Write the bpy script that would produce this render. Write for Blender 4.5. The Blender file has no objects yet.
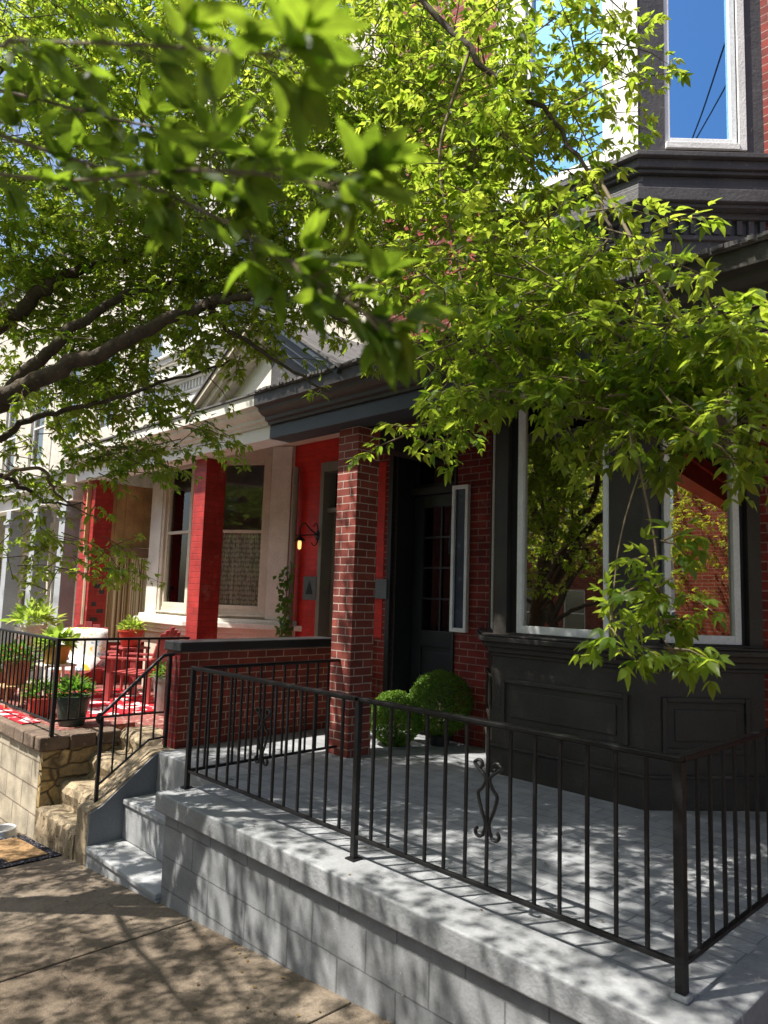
import bpy, bmesh, math, random
import numpy as np
from mathutils import Vector, Matrix
R = math.radians
random.seed(7)
rng = np.random.default_rng(11)
scene = bpy.context.scene
col = scene.collection

# ------------------------------------------------------------------ camera
YAW, PIT, ROL, FPX = R(-45.9), R(6.36), R(1.82), 723.0
CAM = Vector((0, 0, 1.45))
_f = Vector((math.sin(YAW)*math.cos(PIT), math.cos(YAW)*math.cos(PIT), math.sin(PIT)))
_r0 = Vector((math.cos(YAW), -math.sin(YAW), 0)); _u0 = _r0.cross(_f)
_r = _r0*math.cos(ROL) + _u0*math.sin(ROL); _u = -_r0*math.sin(ROL) + _u0*math.cos(ROL)
cd = bpy.data.cameras.new('camera'); cam = bpy.data.objects.new('camera', cd); col.objects.link(cam)
cam.matrix_world = Matrix(((_r.x, _u.x, -_f.x, CAM.x), (_r.y, _u.y, -_f.y, CAM.y), (_r.z, _u.z, -_f.z, CAM.z), (0, 0, 0, 1)))
cd.sensor_fit = 'VERTICAL'; cd.sensor_height = 24; cd.lens = FPX/1024*24
cd.clip_start = 0.02; cd.clip_end = 500
cd.dof.use_dof = True; cd.dof.focus_distance = 5.0; cd.dof.aperture_fstop = 2.9
scene.camera = cam

def at(px, py, d):
    """a place at depth d (metres) seen in the direction of photo pixel px, py"""
    return CAM + d*(_f + _r*((px-384)/FPX) - _u*((py-512)/FPX))

def walk_z(x):
    return -0.36 + 0.0777*x

# ------------------------------------------------------------------ materials
def new_mat(name):
    m = bpy.data.materials.new(name); m.use_nodes = True
    nt = m.node_tree
    for n in list(nt.nodes): nt.nodes.remove(n)
    out = nt.nodes.new('ShaderNodeOutputMaterial')
    return m, nt, out

def N(nt, t, **kw):
    n = nt.nodes.new(t)
    for k, v in kw.items():
        if k in n.inputs.keys() if isinstance(k, str) else False: n.inputs[k].default_value = v
        else: setattr(n, k, v)
    return n

def mixrgb(nt, mode, fac, a, b):
    n = nt.nodes.new('ShaderNodeMix'); n.data_type = 'RGBA'; n.blend_type = mode
    for sock, v in ((n.inputs[0], fac), (n.inputs[6], a), (n.inputs[7], b)):
        if hasattr(v, 'is_output'): nt.links.new(v, sock)
        elif isinstance(v, (int, float)): sock.default_value = v
        else: sock.default_value = (*v[:3], 1)
    return n.outputs[2]

def ramp(nt, src, stops):
    n = nt.nodes.new('ShaderNodeValToRGB'); nt.links.new(src, n.inputs[0])
    e = n.color_ramp.elements
    while len(e) < len(stops): e.new(0.5)
    for i, (p, c) in enumerate(stops):
        e[i].position = p; e[i].color = (*c, 1) if not isinstance(c, (int, float)) else (c, c, c, 1)
    return n.outputs[0]

def coord(nt, kind='UV'):
    return nt.nodes.new('ShaderNodeTexCoord').outputs[kind]

def noise(nt, vec, scale, detail=4, rough=0.55):
    n = nt.nodes.new('ShaderNodeTexNoise'); n.inputs['Scale'].default_value = scale
    n.inputs['Detail'].default_value = detail; n.inputs['Roughness'].default_value = rough
    nt.links.new(vec, n.inputs['Vector']); return n.outputs['Fac']

def bump(nt, h, strength, dist=0.01, prev=None):
    b = nt.nodes.new('ShaderNodeBump'); b.inputs['Strength'].default_value = strength
    b.inputs['Distance'].default_value = dist; nt.links.new(h, b.inputs['Height'])
    if prev is not None: nt.links.new(prev, b.inputs['Normal'])
    return b.outputs['Normal']

def finish(nt, out, colr, rough, nrm=None, metal=0.0, spec=0.5):
    p = nt.nodes.new('ShaderNodeBsdfPrincipled')
    if hasattr(colr, 'is_output'): nt.links.new(colr, p.inputs['Base Color'])
    else: p.inputs['Base Color'].default_value = (*colr, 1)
    if hasattr(rough, 'is_output'): nt.links.new(rough, p.inputs['Roughness'])
    else: p.inputs['Roughness'].default_value = rough
    p.inputs['Metallic'].default_value = metal
    p.inputs['Specular IOR Level'].default_value = spec
    if nrm is not None: nt.links.new(nrm, p.inputs['Normal'])
    nt.links.new(p.outputs[0], out.inputs[0]); return p

def paint(name, c, rough=0.5, var=0.25, scale=3.0, grain=60, bs=0.25, worn=None, wornamt=0.62, spec=0.4, metal=0.0):
    """painted, cast or cut surface: broad tone changes, fine grain, optional chipped spots"""
    m, nt, out = new_mat(name); g = coord(nt, 'Object')
    n1 = noise(nt, g, scale, 5); n2 = noise(nt, g, grain, 3)
    f = ramp(nt, n1, [(0.3, 1-var), (0.7, 1+var*0.5)])
    cc = mixrgb(nt, 'MULTIPLY', 1.0, c, f)
    cc = mixrgb(nt, 'MULTIPLY', 0.5, cc, ramp(nt, n2, [(0.3, 0.78), (0.7, 1.12)]))
    if worn:
        w = noise(nt, g, scale*4.5, 6, 0.7)
        cc = mixrgb(nt, 'MIX', ramp(nt, w, [(wornamt, 0.0), (wornamt+0.05, 1.0)]), cc, worn)
    rr = ramp(nt, n1, [(0.3, max(0.05, rough-0.1)), (0.7, min(1, rough+0.1))])
    h = mixrgb(nt, 'ADD', 1.0, n2, n1)
    finish(nt, out, cc, rr, bump(nt, h, bs, 0.006), metal, spec)
    return m

def brick(name, c1, c2, mortar, bw=0.215, rh=0.0707, ms=0.006, rough=0.8, bs=0.7, stain=None, mvar=0.4, grain=0.6):
    m, nt, out = new_mat(name); uv = coord(nt, 'UV')
    t = nt.nodes.new('ShaderNodeTexBrick'); nt.links.new(uv, t.inputs['Vector'])
    wob = noise(nt, uv, 14, 2)
    mp = nt.nodes.new('ShaderNodeMapping'); nt.links.new(uv, mp.inputs['Vector'])
    sc = nt.nodes.new('ShaderNodeMath'); sc.operation = 'MULTIPLY'; sc.inputs[1].default_value = 0.008
    nt.links.new(wob, sc.inputs[0]); cb = nt.nodes.new('ShaderNodeCombineXYZ')
    nt.links.new(sc.outputs[0], cb.inputs[0]); nt.links.new(sc.outputs[0], cb.inputs[1])
    nt.links.new(cb.outputs[0], mp.inputs['Location']); nt.links.new(mp.outputs[0], t.inputs['Vector'])
    t.inputs['Scale'].default_value = 1; t.inputs['Brick Width'].default_value = bw
    t.inputs['Row Height'].default_value = rh; t.inputs['Mortar Size'].default_value = ms
    t.inputs['Mortar Smooth'].default_value = 0.25; t.inputs['Bias'].default_value = 0.0
    t.inputs['Color1'].default_value = (*c1, 1); t.inputs['Color2'].default_value = (*c2, 1); t.inputs['Mortar'].default_value = (*mortar, 1)
    n1 = noise(nt, uv, 5, 5); n2 = noise(nt, uv, 70, 4)
    cc = mixrgb(nt, 'MULTIPLY', 1.0, t.outputs['Color'], ramp(nt, n1, [(0.3, 1-mvar), (0.7, 1.15)]))
    cc = mixrgb(nt, 'MULTIPLY', grain, cc, ramp(nt, n2, [(0.3, 0.65), (0.7, 1.2)]))
    if stain: cc = mixrgb(nt, 'MIX', ramp(nt, noise(nt, uv, 3.2, 6, 0.7), [(0.58, 0.0), (0.72, 0.55)]), cc, stain)
    if grain < 0.5:
        cc = mixrgb(nt, 'MIX', ramp(nt, noise(nt, uv, 26, 5, 0.65), [(0.665, 0.0), (0.69, 0.8)]), cc, (0.43, 0.42, 0.40))
        cc = mixrgb(nt, 'MIX', ramp(nt, noise(nt, uv, 11, 7, 0.75), [(0.62, 0.0), (0.70, 0.5)]), cc, (0.15, 0.145, 0.135))
    inv = nt.nodes.new('ShaderNodeMath'); inv.operation = 'SUBTRACT'; inv.inputs[0].default_value = 1
    nt.links.new(t.outputs['Fac'], inv.inputs[1])
    b1 = bump(nt, inv.outputs[0], bs, 0.008); b2 = bump(nt, n2, 0.35, 0.004, b1)
    finish(nt, out, cc, rough, b2, 0, 0.3)
    return m

def glass(name, ior=1.7, tint=(0.75, 0.78, 0.76), wave=0.02, refl=(1, 1, 1)):
    m, nt, out = new_mat(name); g = coord(nt, 'Object')
    tr = nt.nodes.new('ShaderNodeBsdfTransparent'); tr.inputs[0].default_value = (*tint, 1)
    gl = nt.nodes.new('ShaderNodeBsdfGlossy'); gl.inputs['Roughness'].default_value = 0.0; gl.inputs[0].default_value = (*refl, 1)
    fr = nt.nodes.new('ShaderNodeFresnel'); fr.inputs['IOR'].default_value = ior
    nt.links.new(bump(nt, noise(nt, g, 1.6, 1), wave, 0.05), gl.inputs['Normal'])
    mx = nt.nodes.new('ShaderNodeMixShader'); nt.links.new(fr.outputs[0], mx.inputs[0])
    nt.links.new(tr.outputs[0], mx.inputs[1]); nt.links.new(gl.outputs[0], mx.inputs[2])
    nt.links.new(mx.outputs[0], out.inputs[0]); return m

def leaf_mat(name, c_dark, c_light, t_dark, t_light, gloss=0.45, tfac=0.6):
    m, nt, out = new_mat(name)
    a = nt.nodes.new('ShaderNodeAttribute'); a.attribute_name = 'var'
    c = mixrgb(nt, 'MIX', a.outputs['Fac'], c_dark, c_light)
    t = mixrgb(nt, 'MIX', a.outputs['Fac'], t_dark, t_light)
    p = nt.nodes.new('ShaderNodeBsdfPrincipled'); nt.links.new(c, p.inputs['Base Color'])
    p.inputs['Roughness'].default_value = gloss; p.inputs['Specular IOR Level'].default_value = 0.35
    tl = nt.nodes.new('ShaderNodeBsdfTranslucent'); nt.links.new(t, tl.inputs[0])
    mx = nt.nodes.new('ShaderNodeMixShader'); mx.inputs[0].default_value = tfac
    nt.links.new(p.outputs[0], mx.inputs[1]); nt.links.new(tl.outputs[0], mx.inputs[2])
    nt.links.new(mx.outputs[0], out.inputs[0]); return m

M = {}
M['brick'] = brick('red_brick', (0.26, 0.034, 0.024), (0.16, 0.022, 0.018), (0.30, 0.18, 0.15), stain=(0.30, 0.20, 0.17))
M['brick_col'] = brick('maroon_brick', (0.29, 0.066, 0.048), (0.17, 0.040, 0.032), (0.46, 0.35, 0.30), ms=0.0055, mvar=0.25)
M['brick_low'] = brick('low_wall_brick', (0.25, 0.045, 0.026), (0.16, 0.030, 0.020), (0.40, 0.26, 0.19), ms=0.0055, mvar=0.3)
M['red_wall'] = brick('painted_red_brick', (0.60, 0.028, 0.018), (0.54, 0.024, 0.016), (0.44, 0.02, 0.014), ms=0.005, rough=0.5, bs=0.35, mvar=0.2)
M['red_post'] = brick('red_post_paint', (0.42, 0.035, 0.03), (0.35, 0.03, 0.025), (0.28, 0.026, 0.022), ms=0.005, rough=0.55, bs=0.45, mvar=0.35, stain=(0.45, 0.2, 0.16))
M['brick_end'] = brick('worn_red_brick', (0.28, 0.03, 0.025), (0.2, 0.024, 0.02), (0.22, 0.10, 0.085), ms=0.006, stain=(0.3, 0.16, 0.13))
M['pale_brick'] = brick('pale_upper_brick', (0.62, 0.57, 0.48), (0.56, 0.51, 0.43), (0.5, 0.46, 0.4), ms=0.004, bs=0.3, mvar=0.2)
M['far_brick'] = brick('opposite_brick', (0.33, 0.07, 0.04), (0.25, 0.05, 0.03), (0.35, 0.25, 0.2))
M['block'] = brick('painted_block', (0.275, 0.285, 0.30), (0.245, 0.255, 0.27), (0.17, 0.177, 0.187), bw=0.42, rh=0.205, ms=0.005, rough=0.75, bs=1.0, mvar=0.3, stain=(0.22, 0.215, 0.21), grain=0.3)
M['floor'] = brick('painted_pavers', (0.32, 0.332, 0.35), (0.275, 0.287, 0.305), (0.19, 0.20, 0.215), bw=0.24, rh=0.12, ms=0.004, rough=0.7, bs=0.6, mvar=0.25, stain=(0.28, 0.28, 0.275), grain=0.3)
M['coping'] = paint('painted_coping', (0.285, 0.295, 0.312), 0.7, 0.25, 3.5, 50, 0.6, worn=(0.21, 0.205, 0.20), wornamt=0.66)
M['step'] = paint('painted_steps', (0.34, 0.35, 0.365), 0.7, 0.22, 4, 70, 0.45, worn=(0.46, 0.46, 0.45), wornamt=0.63)
M['stringer'] = paint('grey_stringer_paint', (0.17, 0.18, 0.195), 0.7, 0.18, 2.5, 60, 0.3)
M['iron'] = paint('black_iron', (0.009, 0.009, 0.010), 0.42, 0.3, 8, 120, 0.35, worn=(0.022, 0.019, 0.017), wornamt=0.70, spec=0.4)
M['black'] = paint('black_paint', (0.022, 0.022, 0.024), 0.5, 0.3, 3, 70, 0.3)
M['bay'] = paint('charcoal_paint', (0.045, 0.040, 0.036), 0.5, 0.4, 2.2, 50, 0.45, worn=(0.10, 0.092, 0.083), wornamt=0.68)
M['bay_up'] = paint('weathered_charcoal_paint', (0.075, 0.071, 0.072), 0.55, 0.35, 3, 40, 0.6, worn=(0.16, 0.152, 0.15), wornamt=0.62)
M['slate'] = paint('slate_blue_paint', (0.050, 0.062, 0.075), 0.5, 0.22, 2.5, 50, 0.25)
M['white'] = paint('white_paint', (0.78, 0.79, 0.80), 0.45, 0.1, 5, 60, 0.2, worn=(0.45, 0.43, 0.4), wornamt=0.72)
M['white_old'] = paint('peeling_white_paint', (0.78, 0.77, 0.74), 0.6, 0.12, 4, 60, 0.5, worn=(0.38, 0.35, 0.31), wornamt=0.69)
M['cream'] = paint('cream_paint', (0.62, 0.56, 0.46), 0.6, 0.18, 3, 50, 0.3, worn=(0.35, 0.29, 0.22), wornamt=0.7)
M['cream_pale'] = paint('pale_cream_paint', (0.75, 0.72, 0.65), 0.6, 0.18, 3, 50, 0.3, worn=(0.42, 0.36, 0.28), wornamt=0.68)
M['grey_door'] = paint('grey_green_door_paint', (0.20, 0.20, 0.17), 0.5, 0.15, 3, 50, 0.2)
M['door'] = paint('dark_door_paint', (0.018, 0.021, 0.027), 0.4, 0.2, 3, 50, 0.2)
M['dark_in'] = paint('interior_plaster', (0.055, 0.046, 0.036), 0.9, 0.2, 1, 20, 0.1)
M['roof'] = paint('asphalt_shingle', (0.12, 0.115, 0.115), 0.9, 0.4, 9, 40, 0.9)
M['ceil'] = paint('porch_ceiling', (0.06, 0.062, 0.068), 0.6, 0.2, 2, 30, 0.2)
M['walk'] = None
M['stone'] = paint('rough_sandstone', (0.33, 0.26, 0.17), 0.9, 0.55, 7, 26, 1.0, worn=(0.10, 0.075, 0.05), wornamt=0.56)
M['stone_d'] = paint('dark_cap_stone', (0.16, 0.115, 0.085), 0.9, 0.4, 6, 40, 0.9, worn=(0.27, 0.21, 0.16), wornamt=0.6)
M['wood_b'] = paint('brown_board', (0.58, 0.39, 0.19), 0.7, 0.35, 3, 40, 0.4)
M['rail_wood'] = paint('weathered_rail_wood', (0.36, 0.25, 0.17), 0.75, 0.3, 4, 50, 0.5)
M['metal'] = paint('galvanised_metal', (0.45, 0.45, 0.45), 0.4, 0.25, 8, 60, 0.3, metal=0.7)
M['bark'] = paint('bark', (0.075, 0.055, 0.040), 0.9, 0.5, 12, 60, 1.0, worn=(0.15, 0.125, 0.10), wornamt=0.6)
M['twig'] = paint('twig_bark', (0.17, 0.13, 0.075), 0.8, 0.3, 20, 80, 0.3)
M['pot_green'] = paint('green_glazed_pot', (0.045, 0.075, 0.065), 0.3, 0.3, 8, 40, 0.2)
M['pot_red'] = paint('red_pot', (0.50, 0.06, 0.035), 0.5, 0.2, 8, 40, 0.2)
M['pot_clay'] = paint('terracotta', (0.42, 0.17, 0.09), 0.75, 0.2, 8, 40, 0.2)
M['pot_yellow'] = paint('ochre_pot', (0.50, 0.30, 0.05), 0.5, 0.2, 8, 40, 0.2)
M['pot_white'] = paint('white_planter', (0.70, 0.66, 0.60), 0.6, 0.2, 8, 40, 0.2)
M['red_chair'] = paint('red_chair_paint', (0.34, 0.06, 0.06), 0.5, 0.25, 6, 40, 0.2)
M['soil'] = paint('soil', (0.04, 0.028, 0.02), 0.95, 0.3, 20, 60, 0.6)
M['down'] = paint('grey_downspout_paint', (0.27, 0.26, 0.22), 0.5, 0.15, 4, 40, 0.2)
M['greybox'] = paint('grey_patch_paint', (0.12, 0.14, 0.15), 0.6, 0.15, 8, 40, 0.2)
M['grass'] = paint('asphalt', (0.055, 0.055, 0.057), 0.85, 0.3, 1.5, 80, 0.6)
M['asphalt'] = M['grass']
M['glass'] = glass('window_glass', 4.5, refl=(1.0, 0.97, 0.85))
M['glass_lace'] = glass('clear_glass', 1.45, (0.92, 0.92, 0.9))
M['glass_up'] = glass('sky_tinted_glass', 20.0, (0.6, 0.62, 0.64), 0.012, (0.34, 0.66, 1.0))  # mirrored blue sky is put into the reflection tint and strength
M['glass_door'] = glass('door_glass', 1.55, (0.5, 0.5, 0.48))
M['leaf'] = leaf_mat('maple_leaf', (0.042, 0.092, 0.014), (0.105, 0.165, 0.026), (0.27, 0.44, 0.025), (0.64, 0.74, 0.08))
def vein_leaf(name, c_dark, c_light, t_dark, t_light):
    m = leaf_mat(name, c_dark, c_light, t_dark, t_light, 0.5, 0.6); nt = m.node_tree
    uv = coord(nt, 'UV'); sx = nt.nodes.new('ShaderNodeSeparateXYZ'); nt.links.new(uv, sx.inputs[0])
    def mth(op, a, b=None):
        n = nt.nodes.new('ShaderNodeMath'); n.operation = op
        for i, v in enumerate((a, b)):
            if v is None: continue
            if hasattr(v, 'is_output'): nt.links.new(v, n.inputs[i])
            else: n.inputs[i].default_value = v
        return n.outputs[0]
    ab = mth('ABSOLUTE', sx.outputs[1])
    ph = mth('MULTIPLY', mth('SUBTRACT', sx.outputs[0], mth('MULTIPLY', ab, 0.22)), 62.0)
    lat = mth('GREATER_THAN', mth('SINE', ph), 0.90); rib = mth('LESS_THAN', ab, 0.07)
    v = mth('MAXIMUM', mth('MULTIPLY', lat, 0.55), rib)
    tl = [n for n in nt.nodes if n.type == 'BSDF_TRANSLUCENT'][0]; pr = [n for n in nt.nodes if n.type == 'BSDF_PRINCIPLED'][0]
    g = coord(nt, 'Object'); bl = ramp(nt, noise(nt, g, 55, 4), [(0.30, 0.7), (0.65, 1.1)])
    for node, sock, light in ((tl, 0, 0.55), (pr, 'Base Color', 1.5)):
        src = node.inputs[sock].links[0].from_socket
        c = mixrgb(nt, 'MULTIPLY', 1.0, src, bl)
        k = mixrgb(nt, 'MULTIPLY', 1.0, c, (light, light, light)); c2 = mixrgb(nt, 'MIX', v, c, k)
        nt.links.new(c2, node.inputs[sock])
    return m
M['leaf_near'] = vein_leaf('near_maple_leaf', (0.05, 0.105, 0.014), (0.09, 0.15, 0.02), (0.20, 0.33, 0.02), (0.34, 0.47, 0.035))
M['leaf_lit'] = leaf_mat('brightened_tree_leaf', (0.10, 0.16, 0.02), (0.20, 0.26, 0.03), (0.5, 0.6, 0.04), (0.85, 0.85, 0.1), 0.4, 0.65)  # leaf colours raised to stand in for light on the mirrored trees
M['box'] = leaf_mat('boxwood_leaf', (0.06, 0.13, 0.016), (0.14, 0.26, 0.03), (0.14, 0.28, 0.015), (0.3, 0.46, 0.03), 0.4, 0.35)
M['plant'] = leaf_mat('potted_leaf', (0.03, 0.10, 0.018), (0.10, 0.22, 0.03), (0.08, 0.22, 0.02), (0.22, 0.40, 0.04))
M['lime'] = leaf_mat('lime_leaf', (0.14, 0.26, 0.03), (0.36, 0.44, 0.07), (0.25, 0.42, 0.04), (0.5, 0.6, 0.1))
M['petal'] = leaf_mat('red_petal', (0.5, 0.05, 0.03), (0.6, 0.18, 0.08), (0.5, 0.06, 0.03), (0.6, 0.2, 0.1))

def walk_mat():
    m, nt, out = new_mat('old_concrete_walk'); g = coord(nt, 'Object')
    n1 = noise(nt, g, 0.9, 6, 0.6); n2 = noise(nt, g, 45, 5, 0.7); n3 = noise(nt, g, 160, 2); n4 = noise(nt, g, 4, 6, 0.7)
    cc = mixrgb(nt, 'MIX', ramp(nt, n1, [(0.35, 0.0), (0.65, 1.0)]), (0.13, 0.100, 0.074), (0.235, 0.19, 0.145))
    cc = mixrgb(nt, 'MULTIPLY', 0.9, cc, ramp(nt, n4, [(0.3, 0.72), (0.7, 1.12)]))
    cc = mixrgb(nt, 'MULTIPLY', 0.9, cc, ramp(nt, n2, [(0.3, 0.62), (0.7, 1.2)]))
    v = nt.nodes.new('ShaderNodeTexVoronoi'); v.inputs['Scale'].default_value = 120; nt.links.new(g, v.inputs['Vector'])
    cc = mixrgb(nt, 'MIX', ramp(nt, v.outputs['Distance'], [(0.12, 0.35), (0.25, 0.0)]), cc, (0.42, 0.37, 0.30))
    wn = nt.nodes.new('ShaderNodeTexNoise'); wn.inputs['Scale'].default_value = 2.2; wn.inputs['Detail'].default_value = 5; nt.links.new(g, wn.inputs['Vector'])
    wv = nt.nodes.new('ShaderNodeMix'); wv.data_type = 'RGBA'; wv.blend_type = 'LINEAR_LIGHT'; wv.inputs[0].default_value = 0.22; nt.links.new(g, wv.inputs[6]); nt.links.new(wn.outputs['Color'], wv.inputs[7])
    cv = nt.nodes.new('ShaderNodeTexVoronoi'); cv.feature = 'DISTANCE_TO_EDGE'; cv.inputs['Scale'].default_value = 0.33; nt.links.new(wv.outputs[2], cv.inputs['Vector'])
    ck = ramp(nt, cv.outputs['Distance'], [(0.0, 0.7), (0.003, 0.0)])
    cc = mixrgb(nt, 'MIX', ck, cc, (0.08, 0.064, 0.05))
    cc = mixrgb(nt, 'MIX', ramp(nt, noise(nt, g, 7, 2, 0.4), [(0.68, 0.0), (0.72, 0.5)]), cc, (0.09, 0.075, 0.06))
    h = mixrgb(nt, 'ADD', 1.0, n2, n3)
    h = mixrgb(nt, 'SUBTRACT', 1.0, h, ck)
    finish(nt, out, cc, 0.9, bump(nt, h, 0.8, 0.006), 0, 0.2); return m
M['walk'] = walk_mat()

def stripes_mat():
    m, nt, out = new_mat('striped_curtain_cloth'); uv = coord(nt, 'UV')
    s = nt.nodes.new('ShaderNodeSeparateXYZ'); nt.links.new(uv, s.inputs[0])
    n = nt.nodes.new('ShaderNodeTexNoise'); n.noise_dimensions = '1D'; n.inputs['Scale'].default_value = 5; n.inputs['Detail'].default_value = 1
    nt.links.new(s.outputs[0], n.inputs['W'])
    ma = nt.nodes.new('ShaderNodeMath'); ma.operation = 'MULTIPLY_ADD'; nt.links.new(s.outputs[0], ma.inputs[0]); ma.inputs[1].default_value = 7.5; nt.links.new(n.outputs['Fac'], ma.inputs[2])
    fr = nt.nodes.new('ShaderNodeMath'); fr.operation = 'FRACT'; nt.links.new(ma.outputs[0], fr.inputs[0])
    cc = ramp(nt, fr.outputs[0], [(0.0, (0.88, 0.80, 0.58)), (0.42, (0.92, 0.84, 0.62)), (0.46, (0.24, 0.18, 0.08)), (0.60, (0.30, 0.22, 0.10)), (0.64, (0.62, 0.52, 0.32)), (0.76, (0.58, 0.48, 0.30)), (0.80, (0.15, 0.09, 0.05)), (0.96, (0.22, 0.14, 0.07))])
    d = nt.nodes.new('ShaderNodeBsdfDiffuse'); t = nt.nodes.new('ShaderNodeBsdfTranslucent'); mx = nt.nodes.new('ShaderNodeMixShader'); mx.inputs[0].default_value = 0.4
    nt.links.new(cc, d.inputs[0]); nt.links.new(cc, t.inputs[0]); nt.links.new(d.outputs[0], mx.inputs[1]); nt.links.new(t.outputs[0], mx.inputs[2]); nt.links.new(mx.outputs[0], out.inputs[0]); return m
M['stripe'] = stripes_mat()

def lace_mat():
    m, nt, out = new_mat('lace_cloth'); uv = coord(nt, 'UV')
    v = nt.nodes.new('ShaderNodeTexVoronoi'); v.inputs['Scale'].default_value = 16; v.inputs['Randomness'].default_value = 0.35
    nt.links.new(uv, v.inputs['Vector'])
    n = noise(nt, uv, 45, 3)
    f = mixrgb(nt, 'MULTIPLY', 1.0, ramp(nt, v.outputs['Distance'], [(0.40, 1.0), (0.6, 0.45)]), ramp(nt, n, [(0.25, 0.6), (0.5, 1.0)]))
    d = nt.nodes.new('ShaderNodeBsdfDiffuse'); d.inputs[0].default_value = (0.88, 0.86, 0.80, 1)
    t = nt.nodes.new('ShaderNodeBsdfTransparent'); mx = nt.nodes.new('ShaderNodeMixShader')
    nt.links.new(f, mx.inputs[0]); nt.links.new(t.outputs[0], mx.inputs[1]); nt.links.new(d.outputs[0], mx.inputs[2])
    nt.links.new(mx.outputs[0], out.inputs[0]); return m
M['lace'] = lace_mat()
M['mustard'] = paint('mustard_curtain', (0.55, 0.38, 0.04), 0.9, 0.2, 3, 40, 0.2)

def pattern_mat(name, base, spots, scale, lo=0.5, hi=0.56, detail=2):
    m, nt, out = new_mat(name); g = coord(nt, 'Object')
    cc = base
    for i, (c, off) in enumerate(spots):
        mp = nt.nodes.new('ShaderNodeMapping'); mp.inputs['Location'].default_value = (off, off*2, off*3); nt.links.new(g, mp.inputs[0])
        cc = mixrgb(nt, 'MIX', ramp(nt, noise(nt, mp.outputs[0], scale, detail), [(lo, 0.0), (hi, 1.0)]), cc, c)
    finish(nt, out, cc, 0.9, bump(nt, noise(nt, g, 90, 3), 0.5, 0.004), 0, 0.1); return m
M['rug'] = pattern_mat('red_white_rug', (0.50, 0.018, 0.03), [((0.75, 0.66, 0.66), 1.3), ((0.55, 0.03, 0.04), 5.0)], 7, 0.52, 0.56)
M['cushion'] = pattern_mat('floral_cushion_cloth', (0.74, 0.74, 0.72), [((0.20, 0.38, 0.55), 2.0), ((0.72, 0.5, 0.06), 7.0)], 12, 0.6, 0.64)
M['coir'] = pattern_mat('coir', (0.30, 0.19, 0.095), [((0.17, 0.10, 0.05), 3.0)], 25, 0.5, 0.65)
M['matborder'] = pattern_mat('rubber_mat_border', (0.014, 0.014, 0.02), [((0.16, 0.15, 0.16), 3.0)], 40, 0.56, 0.62)

def emit_mat(name, c, s):
    m, nt, out = new_mat(name); e = nt.nodes.new('ShaderNodeEmission')
    e.inputs[0].default_value = (*c, 1); e.inputs[1].default_value = s; nt.links.new(e.outputs[0], out.inputs[0]); return m
M['bulb'] = emit_mat('lit_bulb', (1.0, 0.5, 0.16), 1.0)

def stone_wall_mat(name, cs, mortar, scale, dark):
    m, nt, out = new_mat(name); uv = coord(nt, 'UV')
    nz = nt.nodes.new('ShaderNodeTexNoise'); nz.inputs['Scale'].default_value = 5; nt.links.new(uv, nz.inputs['Vector'])
    ad = nt.nodes.new('ShaderNodeMix'); ad.data_type = 'RGBA'; ad.blend_type = 'LINEAR_LIGHT'; ad.inputs[0].default_value = 0.05
    nt.links.new(uv, ad.inputs[6]); nt.links.new(nz.outputs['Color'], ad.inputs[7])
    mp = nt.nodes.new('ShaderNodeMapping'); mp.inputs['Scale'].default_value = (1, 1.7, 1); nt.links.new(ad.outputs[2], mp.inputs[0])
    v = nt.nodes.new('ShaderNodeTexVoronoi'); v.feature = 'DISTANCE_TO_EDGE'; v.inputs['Scale'].default_value = scale; nt.links.new(mp.outputs[0], v.inputs['Vector'])
    v2 = nt.nodes.new('ShaderNodeTexVoronoi'); v2.inputs['Scale'].default_value = scale; nt.links.new(mp.outputs[0], v2.inputs['Vector'])
    sp = nt.nodes.new('ShaderNodeSeparateColor'); nt.links.new(v2.outputs['Color'], sp.inputs[0])
    cc = ramp(nt, sp.outputs[0], [(0.0, cs[0]), (0.5, cs[1]), (1.0, cs[2])])
    n2 = noise(nt, uv, 22, 6, 0.7)
    cc = mixrgb(nt, 'MULTIPLY', 1.0, cc, ramp(nt, n2, [(0.3, 0.5), (0.65, 1.2)]))
    e = ramp(nt, v.outputs['Distance'], [(0.0, 0.0), (0.05, 1.0)])
    cc = mixrgb(nt, 'MIX', e, mortar, cc)
    cc = mixrgb(nt, 'MIX', ramp(nt, noise(nt, uv, 2.3, 5), [(0.5, 0.0), (0.7, 0.7)]), cc, dark)
    b = bump(nt, e, 0.9, 0.02); b = bump(nt, n2, 0.7, 0.012, b)
    finish(nt, out, cc, 0.9, b, 0, 0.2); return m
M['rubble'] = stone_wall_mat('rubble_stone', ((0.50, 0.35, 0.15), (0.38, 0.28, 0.15), (0.55, 0.41, 0.21)), (0.10, 0.075, 0.05), 3.2, (0.13, 0.095, 0.055))
M['stucco'] = brick('scored_stucco', (0.50, 0.44, 0.34), (0.42, 0.37, 0.285), (0.26, 0.21, 0.16), bw=0.45, rh=0.24, ms=0.008, bs=1.0, mvar=0.45, stain=(0.24, 0.18, 0.12))

# ------------------------------------------------------------------ mesh helpers
def empty(name, loc=(0, 0, 0), rz=0.0):
    o = bpy.data.objects.new(name, None); o.location = loc; o.rotation_euler[2] = rz
    o.empty_display_size = 0.1; col.objects.link(o); return o

def tag(o, label=None, cat=None, group=None, kind=None):
    if label: o['label'] = label
    if cat: o['category'] = cat
    if group: o['group'] = group
    if kind: o['kind'] = kind
    return o

def rootloc(p):
    v = Vector((0, 0, 0))
    while p is not None: v += p.location; p = p.parent
    return v

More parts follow.
